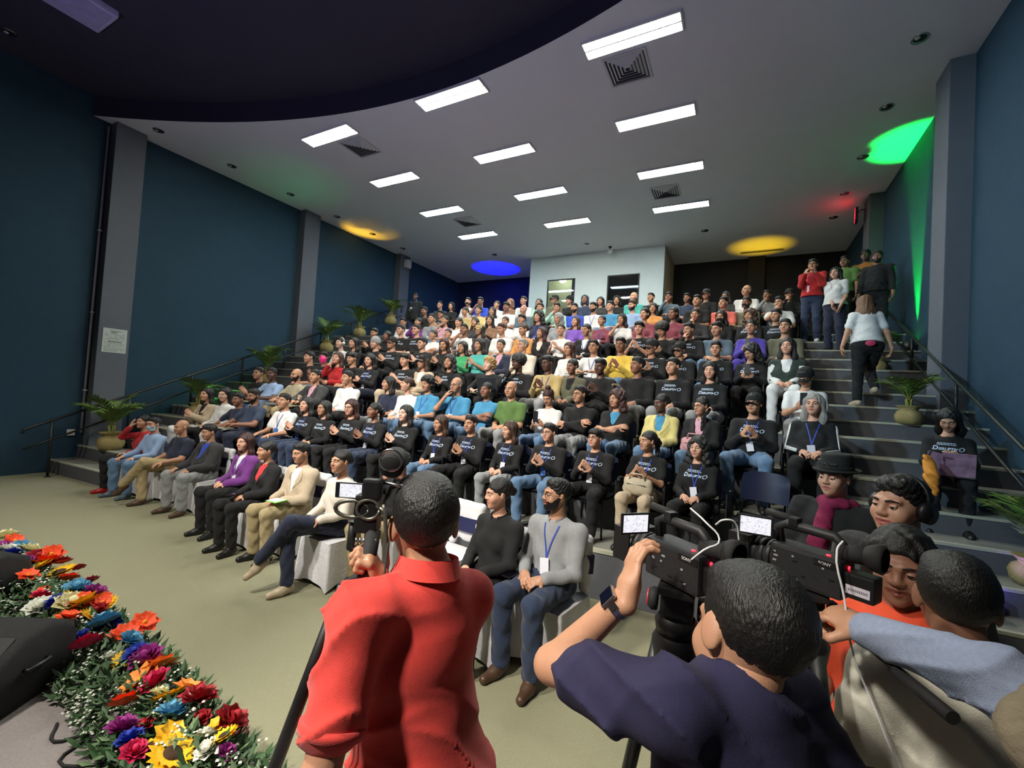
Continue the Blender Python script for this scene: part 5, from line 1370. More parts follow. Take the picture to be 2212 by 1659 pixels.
# ------------------------------------------------------------------ camcorders on tripods
def flat_text(s, size, name, m, parent, M, shear=0):
    V, F = text_np(s, size, shear); mb = MB(); mb.add([(v[0], v[1], 0) for v in V], F); o = mb.build(name, m, parent); o.matrix_local = M; return o
M_grey = mat('dark grey rubberised plastic', '1b1b1d', .55, nscale=60, namt=.15); M_lensg = mat('lens glass', '08080c', .08, coat=1); M_btn = mat('pale button print', '8a8a8a', .6)
M_red = mat('red light', 'ff3040', .4, emit='ff2436', estr=4)
def camcorder(label, pos, lens_dir, n, brand, sc=1.):
    r = empty('camcorder', (0, 0, 0)); tag(r, label, 'camcorder')
    r.matrix_world = basis(pos, Vector(lens_dir).cross(Vector((0, 0, 1))), (0, 0, 1)) @ Matrix.Scale(sc, 4)       # local +Y = lens direction, +X = right side of the camera
    def P(nm, mb, m, par=None): return mb.build(nm, m, par or r)
    mb = MB(); mb.bbox(-.055, .055, -.12, .10, -.07, .055, .012); body = P('body', mb, M_grey)
    mb = MB(); mb.lathe([(.046, 0), (.048, .03), (.052, .06), (.050, .09), (.046, .09)], 24, M=Matrix.Translation((0, .09, -.005)) @ Matrix.Rotation(-PI/2, 4, 'X')); P('lens_barrel', mb, M_blackm)
    for k in range(3):
        mb = MB(); mb.lathe([(.0535, -.004), (.056, 0), (.056, .008), (.0535, .012)], 24, M=Matrix.Translation((0, .11+.025*k, -.005)) @ Matrix.Rotation(-PI/2, 4, 'X')); P('lens_ring', mb, M_grey)
    mb = MB()
    for a, b, c, d in ((-.07, .07, .05, .055), (-.07, .07, -.065, -.06), (-.07, -.064, -.06, .05), (.064, .07, -.06, .05)): mb.box(a, b, .17, .25, c, d)
    P('lens_hood', mb, M_black)
    mb = MB(); mb.lathe([(.001, 0), (.04, .002), (.044, 0)], 20, M=Matrix.Translation((0, .175, -.005)) @ Matrix.Rotation(-PI/2, 4, 'X')); P('front_element', mb, M_lensg)
    mb = MB(); mb.tube([(0, .09, .05), (0, .10, .105), (0, .07, .12), (0, -.08, .118), (0, -.10, .10), (0, -.105, .05)], [.015, .016, .017, .017, .016, .015], 10); P('carry_handle', mb, M_grey)
    mb = MB(); mb.tube([(.03, .05, .135), (.03, .16, .14)], .014, 12); P('microphone', mb, M_blackm)
    mb = MB(); mb.bbox(-.02, .02, .03, .06, .12, .15, .004); P('mic_clamp', mb, M_black)
    mb = MB(); mb.tube([(0, -.09, .07), (0, -.17, .085)], [.026, .030], 14); mb.lathe([(.03, 0), (.042, .02), (.046, .045), (.036, .05)], 18, M=Matrix.Translation((0, -.165, .085)) @ Matrix.Rotation(PI/2, 4, 'X')); P('viewfinder', mb, M_blackm)
    mb = MB(); mb.bbox(-.035, .035, -.20, -.115, -.055, .025, .008); bat = P('battery', mb, M_black)
    sw = empty('x'); bpy.data.objects.remove(sw)
    # flip-out screen on the left side
    mb = MB(); mb.bbox(-.12, -.005, -.004, .004, -.036, .036, .003); scr = P('flip_screen', mb, M_black); 
    scr.matrix_local = Matrix.Translation((-.055, .085, .105)) @ Matrix.Rotation(-.15 if n == 0 else -1.05, 4, 'Z')
    mb = MB(); mb.box(-.112, -.014, -.0052, -.0042, -.029, .029); mb.build('screen_picture', screen_mat('monitor picture %d' % n, 60+n*20), scr)
    # buttons on the operator's side
    rr = random.Random(n+4)
    for s_ in (-1, 1):
        for k in range(14):
            y, z = -.10+.19*rr.random(), -.05+.085*rr.random(); w0 = rr.uniform(.003, .008)
            mb = MB(); mb.bbox(s_*.056-.0015, s_*.056+.0015, y-w0, y+w0, z-.003, z+.003, .001); P('button', mb, M_btn if k % 2 else M_black, body)
    mb = MB(); mb.box(-.0562, -.0556, -.115, -.04, .022, .045); P('name_plate', mb, M_black, body)
    flat_text(brand, .014, 'brand_print', M_white, body, Matrix(((0, 0, -1, -.0566), (-1, 0, 0, -.055), (0, 1, 0, .030), (0, 0, 0, 1))))
    mb = MB(); mb.lathe([(.001, .003), (.006, .002), (.006, 0)], 10, M=Matrix.Translation((-.0, -.121, .03)) @ Matrix.Rotation(PI/2, 4, 'X')); P('tally_light', mb, M_red)
    mb = MB(); mb.lathe([(.001, .003), (.007, .002), (.007, 0)], 10, M=Matrix.Translation((-.02, -.07, .056))); P('record_lamp', mb, M_red)
    if n == 1:
        mb = MB(); mb.box(-.0356, -.0352, -.19, -.125, -.04, -.012); st = P('label_sticker', mb, mat('white sticker', 'c9c2cc', .6), bat)
        mb = MB()
        for k in range(11): mb.box(-.0360, -.0356, -.184+.0048*k, -.181+.0048*k, -.030, -.022)
        mb.build('sticker_print', mat('grey sticker print', '6e6872', .7), st)
    return r
def tripod(label, top, foot_r, bowl=True, handle=None):
    x, y, z = top; r = empty('tripod', (x, y, 0)); tag(r, label, 'tripod')
    mb = MB(); mb.bbox(-.045, .045, -.06, .06, z-.02, z, .006); mb.bbox(-.04, .04, -.035, .035, z-.09, z-.02, .012); mb.lathe([(.001, z-.13), (.05, z-.13), (.055, z-.10), (.045, z-.085)], 18); hd_ = mb.build('fluid_head', M_black, r)
    for s_ in (-1, 1):
        mb = MB(); mb.lathe([(.001, 0), (.028, 0), (.03, .012), (.024, .022), (.001, .024)], 16, M=Matrix.Translation((s_*.05, 0, z-.055)) @ Matrix.Rotation(s_*PI/2, 4, 'Y')); kb = mb.build('tilt_knob', M_blackm, r)
        mb = MB(); mb.lathe([(.022, .024), (.025, .012)], 16, M=Matrix.Translation((s_*.051, 0, z-.055)) @ Matrix.Rotation(s_*PI/2, 4, 'Y')); mb.build('knob_ring', mat('red knob ring', 'c21f34', .5) if handle is None else mat('brass disc', 'a89a6a', .4), kb)
    mb = MB(); mb.lathe([(.05, z-.13), (.06, z-.15), (.05, z-.22), (.03, z-.26)], 18); mb.build('bowl', M_black, r)
    for k in range(3):
        a = k*2*PI/3+(.5 if handle is None else 1.0); d = Vector((math.cos(a), math.sin(a), 0))
        mb = MB(); p0 = d*.05+Vector((0, 0, z-.16)); p1 = d*foot_r*.55+Vector((0, 0, z*.42)); p2 = d*foot_r+Vector((0, 0, .02))
        mb.tube([p0, p1], .019, 10); mb.tube([p1, p2], .013, 10); lg = mb.build('leg', M_rail, r)
        mb = MB(); mb.tube([p1-Vector((0, 0, .03)), p1+Vector((0, 0, .03))], .025, 10); mb.build('leg_clamp', M_blackm, lg)
        mb = MB(); mb.tube([p2, p2-Vector((0, 0, .02))], .02, 10); mb.build('rubber_foot', M_blackm, lg)
    if handle:
        a, b = [Vector(q)-Vector((x, y, 0)) for q in handle]; m_ = a.lerp(b, .62)
        mb = MB(); mb.tube([a, m_], .006, 8); hb = mb.build('pan_handle', M_black, r)
        mb = MB(); mb.tube([m_, b], [.012, .013], 10); mb.build('handle_grip', M_blackm, hb)
    return r
camcorder('black camcorder in front of the navy tee, lens toward the audience', (-.125, 1.245, 1.60), (-.80, .55, -.14), 0, 'SONY', .78)
tripod('black camera tripod with red ringed knobs under the near camcorder', (-.125, 1.245, 1.54), .36)
camcorder('large black camcorder with a white battery sticker, worked by a light blue sleeve', (.185, 1.49, 1.585), (-.86, .50, -.06), 1, 'SONY', .80)
tripod('black tripod with a long pan handle under the far camcorder', (.185, 1.49, 1.525), .42, handle=((.24, 1.45, 1.47), (.37, 1.12, 1.46)))
def wire(name, pts, rad, m, label=None, cat='cable', parent=None):
    cu = bpy.data.curves.new(name, 'CURVE'); cu.dimensions = '3D'; cu.bevel_depth = rad; cu.bevel_resolution = 1; cu.resolution_u = 4
    sp = cu.splines.new('BEZIER'); sp.bezier_points.add(len(pts)-1)
    for b, p in zip(sp.bezier_points, pts): b.co = p; b.handle_left_type = b.handle_right_type = 'AUTO'
    o = bpy.data.objects.new(name, cu); COL.objects.link(o); dg = bpy.context.evaluated_depsgraph_get(); me = bpy.data.meshes.new_from_object(o.evaluated_get(dg)); bpy.data.objects.remove(o)
    me.polygons.foreach_set('use_smooth', [True]*len(me.polygons))
    o = link(name, me, parent, m)
    if label: tag(o, label, cat)
    return o
M_wc = mat('white cable', 'dcdcdc', .5)
wire('earphone_wire', [(-.10, 1.19, 1.75), (-.06, 1.15, 1.73), (-.03, 1.14, 1.70), (-.06, 1.10, 1.68), (-.085, 1.11, 1.65)], .0022, M_wc, 'white earphone wire draped over the near camcorder')
wire('earphone_wire', [(-.04, 1.17, 1.725), (-.02, 1.15, 1.745), (.0, 1.16, 1.74), (.01, 1.17, 1.70)], .0022, M_wc, 'looped white earphone wire beside the near viewfinder')
wire('white_cable', [(.25, 1.42, 1.68), (.235, 1.40, 1.66), (.25, 1.38, 1.55), (.27, 1.37, 1.42), (.31, 1.38, 1.32), (.34, 1.33, 1.24), (.38, 1.22, 1.15), (.48, 1.05, 1.10), (.62, .95, 1.12)], .0028, M_wc, 'long white cable hanging from the far camcorder')

# woman in orange, face beside the far camcorder
loc = (.50, 1.93, 0)
J = stand(loc, -.30, .955, 'f', 0, .0, headyaw=-.05, headpit=.10, wr=[None, None])
ro, so, body, J, fr_ = stander(J, SP('f', 'l', 'd', 3, 'orange', 'den', ['smile']), loc, 'smiling person in an orange shirt behind the far camcorder', 0, sleeve='short', seed=2, cloth_m=mat('orange red tee', 'e2512f', .85, nscale=50, namt=.05, bump=.2, bscale=400))
mb = MB(); mb.bbox(-.045, .045, -.003, .003, -.06, .06, .003); bd_ = mb.build('pass_card', mat('tan pass card', 'b08a70', .5, nscale=60, namt=.2), ro); bd_.matrix_local = basis((-.12, -.14, 1.10), (.8, -.5, .1), (.2, .1, 1))
# person in the off-white tee, back turned, dark hair
loc = (.53, 1.56, 0)
J = stand(loc, -2.95, .965, 'm', 0, .02, headyaw=-.35, headpit=.05, wr=[None, None])
ro, so, body, J, fr_ = stander(J, SP('m', 's', 'd', 3, 'offw', 'den'), loc, 'person in an off white tee seen from behind at the right edge', 2, sleeve='short', amp=.012, fr=20, seed=4, h=.008, cloth_m=mat('off white tee', 'c8c4b4', .9, nscale=50, namt=.04, bump=.25, bscale=400))
# owner of the light blue sleeve reaching in from the right
M_lbs = mat('light blue chambray', '8f9bb4', .9, nscale=90, namt=.10, bump=.3, bscale=400)
loc = (.74, .80, 0)
J = stand(loc, 2.75, 1.05, 'm', 0, .03, wr=[None, (.285, 1.335, 1.50)], hd=[None, (-.6, .55, .05)], hn=[None, (-.2, -.3, .9)], hk=('relax', 'grip'), pole=[None, (0, .1, 1)], headyaw=.3, headpit=.1)
ro, so, body, J, fr_ = stander(J, SP('m', 's', 'd', 2, 'lbl', 'den'), loc, 'person reaching a light blue sleeve to the far tripod from the right edge', 2, sleeve='long', amp=.013, fr=46, seed=6, cloth_m=M_lbs, h=.0075)
V, F = shirt_np(J, 0, 'short', .028, None, 2, .010, 24)
link('camouflage_vest', mesh_np('camouflage_vest', V, F), ro, mat('sand camouflage', '8c8069', .9, nscale=9, namt=.3, bump=.3, bscale=60))
# man with a headset camera rig over his ear
loc = (.60, 2.32, 0)
J = stand(loc, -.75, 1.04, 'm', 1, .0, headyaw=-.1, headpit=-.02, wr=[None, None])
ro, so, body, J, fr_ = stander(J, SP('m', 's', 'd', 1, 'chr', 'blk', ['smile']), loc, 'person in a dark collared shirt wearing a black headset beside the camcorders', 0, sleeve='short', seed=2)
collar_ring(J, so, cloth('chr'))
hs = MB(); HM = hmat(J)
hs.tube([(.088*math.sin(t), .02, .088*math.cos(t)+.035) for t in np.linspace(-1.8, 1.8, 15)], .009, 6)
for s_ in (-1, 1): hs.lathe([(.001, -.016), (.040, -.014), (.043, .012), (.001, .018)], 16, M=Matrix.Translation((s_*.088, .012, -.005)) @ Matrix.Rotation(PI/2, 4, 'Y'))
o = hs.build('headset', M_black, ro); o.matrix_local = HM
mb = MB(); mb.tube([(.09, .0, -.01), (.085, -.06, -.05), (.05, -.10, -.07)], .004, 6); o2 = mb.build('boom_microphone', M_black, o)
# man in the fedora and magenta scarf
loc = (.53, 3.25, 0)
J = stand(loc, -.62, 1.03, 'm', 1, .0, headyaw=-.05, headpit=.05, wr=[None, None]); J['hs'] = .93
ro, so, body, J, fr_ = stander(J, SP('m', 's', 'd', 1, 'blk', 'blk', []), loc, 'person in a dark fedora hat and magenta scarf by the aisle', 0, seed=2)
o = link('fedora_hat', headgear_me('fedora'), ro, [mat('charcoal felt', '1f211f', .95, nscale=60, namt=.1), cloth('blk')]); o.matrix_local = hmat(J)
Rf = rot('z', -.62); n_ = J['nck']
V, F = sdf_mesh([cap(n_+Rf@A_(.07*math.sin(a), .07*math.cos(a), -.01), n_+Rf@A_(.07*math.sin(a+.7), .07*math.cos(a+.7), -.01), .032, .032, .02) for a in np.arange(0, 2*PI, .7)]
               + [cap(n_+Rf@A_(.0, -.09, -.02), n_+Rf@A_(.0, -.185, -.22), .040, .048, .03), cap(n_+Rf@A_(.0, -.185, -.22), n_+Rf@A_(.0, -.20, -.50), .046, .050, .03)], .009, 0, (.008, 50, 3))
link('scarf', mesh_np('scarf', V, F), ro, mat('magenta scarf', '7c1240', .9, nscale=70, namt=.15, bump=.3, bscale=300))
# ------------------------------------------------------------------ flower garland along the stage edge
FLW = """
-2.13 1.08 sun 0.037;-2.24 1.12 yel 0.030;-2.01 1.23 sun 0.021;-2.14 1.28 yel 0.020;-2.02 1.17 white 0.021;-2.12 1.21 white 0.018;-2.39 1.27 white 0.025;-2.54 1.26 sun 0.035;-2.37 1.18 lblue 0.028;-2.38 1.03 blue 0.022;-2.25 0.99 magenta 0.021;-2.42 1.10 red 0.014;-2.25 1.26 red 0.017;-2.65 1.11 orange 0.028;-2.67 1.25 magenta 0.030;-2.79 1.25 peach 0.041;-2.83 1.37 orange 0.025;-2.93 1.35 magenta 0.023;-2.80 1.33 peach 0.032;-2.91 1.28 purple 0.023;-3.34 1.19 magenta 0.031;-3.31 1.36 orange 0.031;-3.33 1.31 salmon 0.024;-3.20 1.34 lblue 0.026;-3.56 1.35 lblue 0.038;-3.74 1.37 sun 0.044;-3.86 1.27 orange 0.029;-3.50 1.22 blue 0.021;-3.85 1.42 red 0.023;-3.96 1.39 yel 0.039;-4.01 1.50 orange 0.025;-4.09 1.47 purple 0.034;-4.05 1.33 cream 0.039;-4.13 1.29 blue 0.028;-4.19 1.23 white 0.034;-4.40 1.29 magenta 0.026;-4.23 1.41 sun 0.030;-4.37 1.47 lblue 0.037;-4.56 1.48 orange 0.028;-4.87 1.52 sun 0.046;-4.97 1.40 sun 0.046;-5.09 1.50 orange 0.048;-5.26 1.58 orange 0.035;-5.29 1.50 red 0.034;-5.17 1.39 purple 0.033;-4.99 1.57 red 0.026;-5.70 1.50 lblue 0.033;-5.87 1.50 orange 0.033;-5.61 1.40 white 0.038;-5.45 1.49 cream 0.038;-6.11 1.51 cream 0.038;-4.39 1.56 red 0.021;-4.71 1.59 red 0.017;-1.94 1.20 purple 0.016;-2.27 1.07 sun 0.025;-5.78 1.41 purple 0.034;-5.50 1.40 blue 0.029;-3.18 1.24 white 0.017;-2.55 1.21 cream 0.019"""
FC = dict(sun='e8b60a', yel='e6b41c', white='dfe0d4', lblue='5f9fc0', blue='2038a0', magenta='c0184e', red='9c1220', orange='f0501c', peach='ef9140', purple='8e2078', salmon='e07858', cream='e2dcae')
gar = empty('flower_garland', (-4.0, 1.3, ZST)); tag(gar, 'long garland of bright artificial flowers and greenery on the stage edge', 'flower garland')
M_stem = mat('leaf green', '2f4f28', .6, nscale=30, namt=.25); M_leaf2 = mat('grey green leaf', '5c7350', .6, nscale=30, namt=.2); M_fill = mat('white filler blossom', 'd8dccb', .7)
def petal_ring(mb, n, r0, r1, w, lift, tilt, ph=0, mi=0, curl=0):
    for k in range(n):
        a = 2*PI*k/n+ph; ca, sa = math.cos(a), math.sin(a)
        def P(rad, side, z): return (ca*rad-sa*side, sa*rad+ca*side, z)
        z0 = lift; z1 = lift+tilt
        mb.add([P(r0, -w*.35, z0), P(r0, w*.35, z0), P((r0+r1)*.55, w, z0+(z1-z0)*.5+curl), P(r1, 0, z1), P((r0+r1)*.55, -w, z0+(z1-z0)*.5+curl), P((r0+r1)*.52, 0, z0+(z1-z0)*.4)], [(0, 1, 2, 5), (5, 2, 3), (5, 3, 4), (0, 5, 4)], mi)
FM = {}
def flower_meshes(kind):
    if kind in FM: return FM[kind]
    if kind == 'sun':
        mb = MB(); petal_ring(mb, 16, .28, 1., .16, .0, .12); petal_ring(mb, 16, .26, .86, .15, .06, .20, .2); a = mb.mesh('petals')
        mb = MB(); mb.lathe([(.36, .0), (.34, .14), (.2, .2), (.001, .17)], 16); b = mb.mesh('flower_centre')
    elif kind in ('yel', 'orange', 'peach', 'salmon'):
        mb = MB(); petal_ring(mb, 6, .05, 1., .42, .0, .25, 0, 0, .12); petal_ring(mb, 6, .05, .72, .34, .12, .42, .5, 0, .1); a = mb.mesh('petals')
        mb = MB(); mb.lathe([(.14, .1), (.13, .3), (.001, .36)], 10); b = mb.mesh('flower_centre')
    else:
        mb = MB()
        for q, (n, r, t) in enumerate(((7, 1., .25), (6, .82, .45), (5, .62, .6), (4, .42, .7))): petal_ring(mb, n, .03, r, .40*r+.08, .03*q, t, q*.5, 0, .22*r)
        a = mb.mesh('petals'); mb = MB(); mb.lathe([(.2, .3), (.22, .6), (.1, .74), (.001, .76)], 9); b = mb.mesh('flower_centre')
    FM[kind] = (a, b); return FM[kind]
rf = random.Random(11)
fl_list = [q.split() for q in FLW.strip().split(';')]
for _ in range(26):
    x = rf.uniform(-7.4, -1.7); fl_list.append((x, sedge(x)-rf.uniform(.02, .38), rf.choice(list(FC)), rf.uniform(.022, .034)))
for x, y, k, rr_ in fl_list:
    x, y, rr_ = float(x), float(y), float(rr_)*2.9
    rr_ = min(max(rr_, .05), .125)
    a, b = flower_meshes(k)
    o = link({'sun': 'sunflower', 'yel': 'lily', 'orange': 'lily', 'peach': 'lily', 'salmon': 'lily'}.get(k, 'rose'), a, gar, mat('petal '+k, FC[k], .6, nscale=40, namt=.1))
    o.location = (x+4.0, y-1.3, .15+rf.uniform(-.01, .04)); o.scale = (rr_,)*3
    o.rotation_euler = (rf.uniform(.1, .7), rf.uniform(-.5, .3), rf.uniform(0, 6))
    link('flower_centre', b, o, mat('sunflower centre', '3a2410', .9) if k == 'sun' else mat('centre '+k, FC[k] if k not in ('yel', 'orange', 'peach') else 'd8a020', .7))
def leafcloud(name, n, m, size, zr, kind):
    mb = MB()
    for _ in range(n):
        x = rf.uniform(-7.6, -1.62); u = rf.random(); y = sedge(x)+.05-u*.50
        dome = .16*math.sin(PI*min(1, max(0, u)))
        z = ZST+rf.uniform(.0, 1)*dome*zr+.01
        a, e = rf.uniform(0, 2*PI), rf.uniform(.1, 1.1); s_ = size*rf.uniform(.6, 1.3)
        d = Vector((math.cos(a)*math.cos(e), math.sin(a)*math.cos(e), math.sin(e))); sd = d.cross(Vector((0, 0, 1))).normalized(); p = Vector((x+4.0, y-1.3, z-ZST)); nn = d.cross(sd)
        if kind == 'leaf':
            mb.add([p, p+d*s_*.5+sd*s_*.17+nn*s_*.04, p+d*s_, p+d*s_*.5-sd*s_*.17+nn*s_*.04], [(0, 1, 2), (0, 2, 3)])
        else:
            for k in range(3):
                q = p+d*s_*(.5+.35*k)+sd*rf.uniform(-.5, .5)*s_; r_ = s_*.20
                mb.add([q+Vector((r_, 0, 0)), q+Vector((0, r_, 0)), q-Vector((r_, 0, 0)), q-Vector((0, r_, 0)), q+Vector((0, 0, r_*.8))], [(0, 1, 4), (1, 2, 4), (2, 3, 4), (3, 0, 4)])
    o = mb.build(name, m, gar); o['kind'] = 'stuff'; return o
leafcloud('foliage', 5200, M_stem, .085, 1.0, 'leaf'); leafcloud('pale_foliage', 2400, M_leaf2, .065, 1.15, 'leaf'); leafcloud('filler_blossoms', 1300, M_fill, .040, 1.25, 'f')
# ------------------------------------------------------------------ stage monitors and cables
M_tolex = mat('black textured speaker paint', '0f0f10', .75, nscale=150, namt=.2, bump=.4, bscale=300); M_grill = mat('black speaker grille', '151516', .5, nscale=300, namt=.4)
def wedge(loc, rz, sc, label):
    r = empty('stage_monitor', loc, rz); r.scale = (sc,)*3; tag(r, label, 'loudspeaker')
    mb = MB()
    prof = [(-.28, 0), (.28, 0), (.30, .10), (.24, .24), (.05, .36), (-.12, .38), (-.26, .30), (-.30, .12)]
    n = len(prof); vs = []; ring = [-.34, -.31, .31, .34]
    for xx, q in zip(ring, (.9, 1, 1, .9)):
        for a, b in prof: vs.append((xx, a*q, .01+b*q))
    fs = [tuple(range(n)), tuple(reversed(range(3*n, 4*n)))]+[(i*n+j, (i+1)*n+j, (i+1)*n+(j+1) % n, i*n+(j+1) % n) for i in range(3) for j in range(n)]
    mb.add(vs, fs, 0, True); mb.build('cabinet', M_tolex, r)
    mb = MB(); mb.add([(-.29, .302, .115), (.29, .302, .115), (.29, .248, .235), (-.29, .248, .235), (.29, .06, .372), (-.29, .06, .372)], [(0, 1, 2, 3), (3, 2, 4, 5)]); mb.build('grille', M_grill, r)
    mb = MB(); mb.tube([(-.345, -.06, .2), (-.37, -.06, .2), (-.37, .06, .2), (-.345, .06, .2)], .012, 6); mb.build('carry_handle', M_black, r)
wedge((-3.62, .80, ZST), PI+.55, .98, 'large black stage monitor speaker lying behind the garland'); wedge((-5.15, 1.02, ZST), PI+.3, 1.0, 'second black stage monitor speaker further along the stage edge')
z_ = ZST+.008
wire('speaker_cable', [(-3.0, .98, z_), (-2.86, .93, z_), (-2.78, 1.02, z_), (-2.70, .90, z_), (-2.52, .99, z_), (-2.42, 1.06, z_)], .007, M_blackm, 'black cable curling over the stage beside the large monitor')
wire('speaker_cable', [(-3.05, 1.05, z_), (-2.80, 1.08, z_), (-2.62, 1.0, z_)], .006, M_blackm, 'short black cable running under the flower garland')
wire('power_lead', [(-4.9, 1.0, z_), (-4.5, 1.12, z_), (-4.32, 1.10, z_+.02), (-4.15, 1.18, z_)], .006, M_blackm, 'black lead behind the garland with pale plug')
r = empty('power_adapter', (-4.28, 1.13, ZST)); tag(r, 'pale plug adapter lying behind the flower garland', 'adapter'); mb = MB(); mb.bbox(-.04, .04, -.025, .025, 0, .035, .006); mb.build('housing', M_white, r); mb = MB(); mb.box(.04, .058, -.012, -.008, .01, .02); mb.box(.04, .058, .008, .012, .01, .02); mb.build('prongs', M_chrome, r)
wire('white_lead', [(-4.30, 1.12, z_), (-4.5, 1.0, z_), (-4.75, 1.06, z_), (-5.0, .95, z_)], .004, M_wc, 'thin white lead tangled behind the garland')
# ------------------------------------------------------------------ palms in burlap and coloured uplights
M_burlap = mat('burlap sacking', '9d8d5c', .95, nscale=40, namt=.2, bump=.6, bscale=160); M_frond = mat('palm frond green', '4f6b28', .6, nscale=20, namt=.25); M_rib = mat('palm rib', '8a8a3c', .6)
def frond_mesh(seed, L):
    rr = random.Random(seed); mb = MB(); n = 13; bend = rr.uniform(.7, 1.25); e0 = rr.uniform(1.0, 1.4)
    pts = []; p = Vector((0, 0, 0)); e = e0
    for i in range(n): pts.append(p.copy()); p = p+Vector((math.cos(e), 0, math.sin(e)))*L/n; e -= bend*2.0/n*(i/n+.35)
    mb.tube(pts, [.007*(1-i/n)+.002 for i in range(n)], 5, 1)
    for i in range(3, n):
        for s_ in (-1, 1):
            for h_ in (0, .5):
                q = pts[i] if h_ == 0 else pts[i].lerp(pts[i-1], .5); d = (pts[i]-pts[i-1]).normalized(); ll = L*.30*math.sin(PI*min(1, (i-1)/(n-.5)))**.7+.03
                out = (Vector((0, s_, 0))*.8+d*.75+Vector((0, 0, rr.uniform(-.25, .15)))).normalized(); t = q+out*ll-Vector((0, 0, .12*ll)); w0 = d*.012
                mb.add([q-w0, q+w0, (q+t)/2+w0*1.2, t, (q+t)/2-w0*1.2], [(0, 1, 2, 4), (4, 2, 3)])
    return mb.mesh('frond')
FR = [frond_mesh(i, .75) for i in range(6)]
def palm(loc, sc, label, seed, fm=None):
    r = empty('potted_palm', loc); r.scale = (sc,)*3; tag(r, label, 'plant', 'potted palms in burlap along the stairs'); rr = random.Random(seed)
    mb = MB(); prof = [(.001, 0), (.15, 0), (.19, .06), (.20, .14), (.17, .22), (.12, .26), (.17, .31), (.19, .33), (.15, .32), (.09, .27)]
    n = 22; vs = []; fs = []
    for q, (a, b) in enumerate(prof):
        for j in range(n):
            t = 2*PI*j/n; k = 1+(.06*math.sin(t*5+seed)+.04*math.sin(t*9+q)) * (1 if q > 1 else .4); vs.append((a*k*math.cos(t), a*k*math.sin(t), b))
    for q in range(len(prof)-1):
        for j in range(n): fs.append((q*n+j, q*n+(j+1) % n, (q+1)*n+(j+1) % n, (q+1)*n+j))
    mb.add(vs, fs, 0, True); pw = mb.build('burlap_wrap', M_burlap, r)
    mb = MB(); mb.tube([(.125*math.cos(t), .125*math.sin(t), .262+.004*math.sin(t*3)) for t in np.linspace(0, 2*PI, 19)], .008, 6); mb.build('twine_tie', mat('jute twine', 'b5a06a', .9), pw)
    mb = MB()
    for k in range(5): a = k*1.3; mb.tube([(.03*math.cos(a), .03*math.sin(a), .24), (.05*math.cos(a), .05*math.sin(a), .45)], .012, 6)
    mb.build('stem_cluster', M_rib, r)
    for k in range(10):
        o = link('frond', FR[rr.randrange(6)], r, [fm or M_frond, M_rib]); o.location = (0, 0, .40); o.rotation_euler = (0, rr.uniform(-.25, .25), k*.63+rr.uniform(-.2, .2)); s_ = rr.uniform(.75, 1.15); o.scale = (s_,)*3
def on_step(x, y): return (x, y, step_z(y-yoff(x)))
NP = ['first', 'second', 'third', 'fourth', 'fifth', 'sixth']
for i, y in enumerate((3.95, 5.45, 7.0, 8.75, 9.95, 11.3)): palm(on_step(-10.85, y), .95 if i else 1.05, 'burlap wrapped palm on the left stairs, %s from the floor' % NP[i], i+1)
for i, (x, y) in enumerate(((2.2, 5.25), (1.95, 7.45), (2.0, 9.35))): palm(on_step(x, y), .72, 'burlap wrapped palm on the right stairs, %s from the floor' % NP[i], i+20)
def par_can(loc, target, col, power, ang, hexc, label, blend=.35):
    r = empty('stage_uplight', loc); tag(r, label, 'spotlight', 'coloured led uplights')
    d = (Vector(target)-Vector(loc)).normalized(); Q = d.to_track_quat('Z', 'Y').to_matrix().to_4x4()
    mb = MB(); mb.lathe([(.001, -.10), (.07, -.10), (.085, -.06), (.085, .06), (.078, .06)], 18, M=Matrix.Translation((0, 0, .13)) @ Q); mb.build('housing', M_black, r)
    mb = MB(); mb.lathe([(.077, .045), (.001, .045)], 18, M=Matrix.Translation((0, 0, .13)) @ Q); mb.build('led_face', mat('led '+hexc, hexc, .4, emit=hexc, estr=12), r)
    mb = MB(); mb.tube([(-.1, 0, .13), (-.1, 0, .01), (.1, 0, .01), (.1, 0, .13)], .008, 6); mb.build('yoke', M_black, r)
    s_ = spot_lamp('beam', Vector(loc)+Vector((0, 0, .13))+d*.07, target, power, col, ang, blend, .05); s_.parent = r; s_.matrix_parent_inverse = Matrix.Translation(-Vector(loc))
par_can(on_step(-11.02, 5.62), (-10.55, 6.75, ZC), (.02, 1, .25), 900, 36, '10ff50', 'green led uplight behind the second left palm', 1.0)
par_can(on_step(-11.02, 10.1), (-10.85, 10.15, ZC), (1, .55, .02), 700, 36, 'ffb010', 'amber led uplight behind the fifth left palm', .6)
par_can((-9.0, 15.2, Z1+RISE*7), (-9.0, 15.1, ZC), (.0, .0, 1), 2600, 33, '1020ff', 'blue led uplight on the floor before the rear wall', .5)
par_can((.36, 15.45, Z1+RISE*7), (.36, 15.4, ZC), (1, .62, .0), 520, 33, 'ffc010', 'yellow led uplight on the floor before the dark rear wall', 1.0)
par_can(on_step(2.60, 10.05), (2.68, 10.35, ZC), (.0, 1, .09), 2600, 24, '08ff48', 'green led uplight behind the upper right palm', .5)
par_can(on_step(1.75, 4.9), (2.2, 5.4, 1.1), (.35, .2, 1), 25, 40, '7050ff', 'violet led uplight low beside the right stairs', .6)
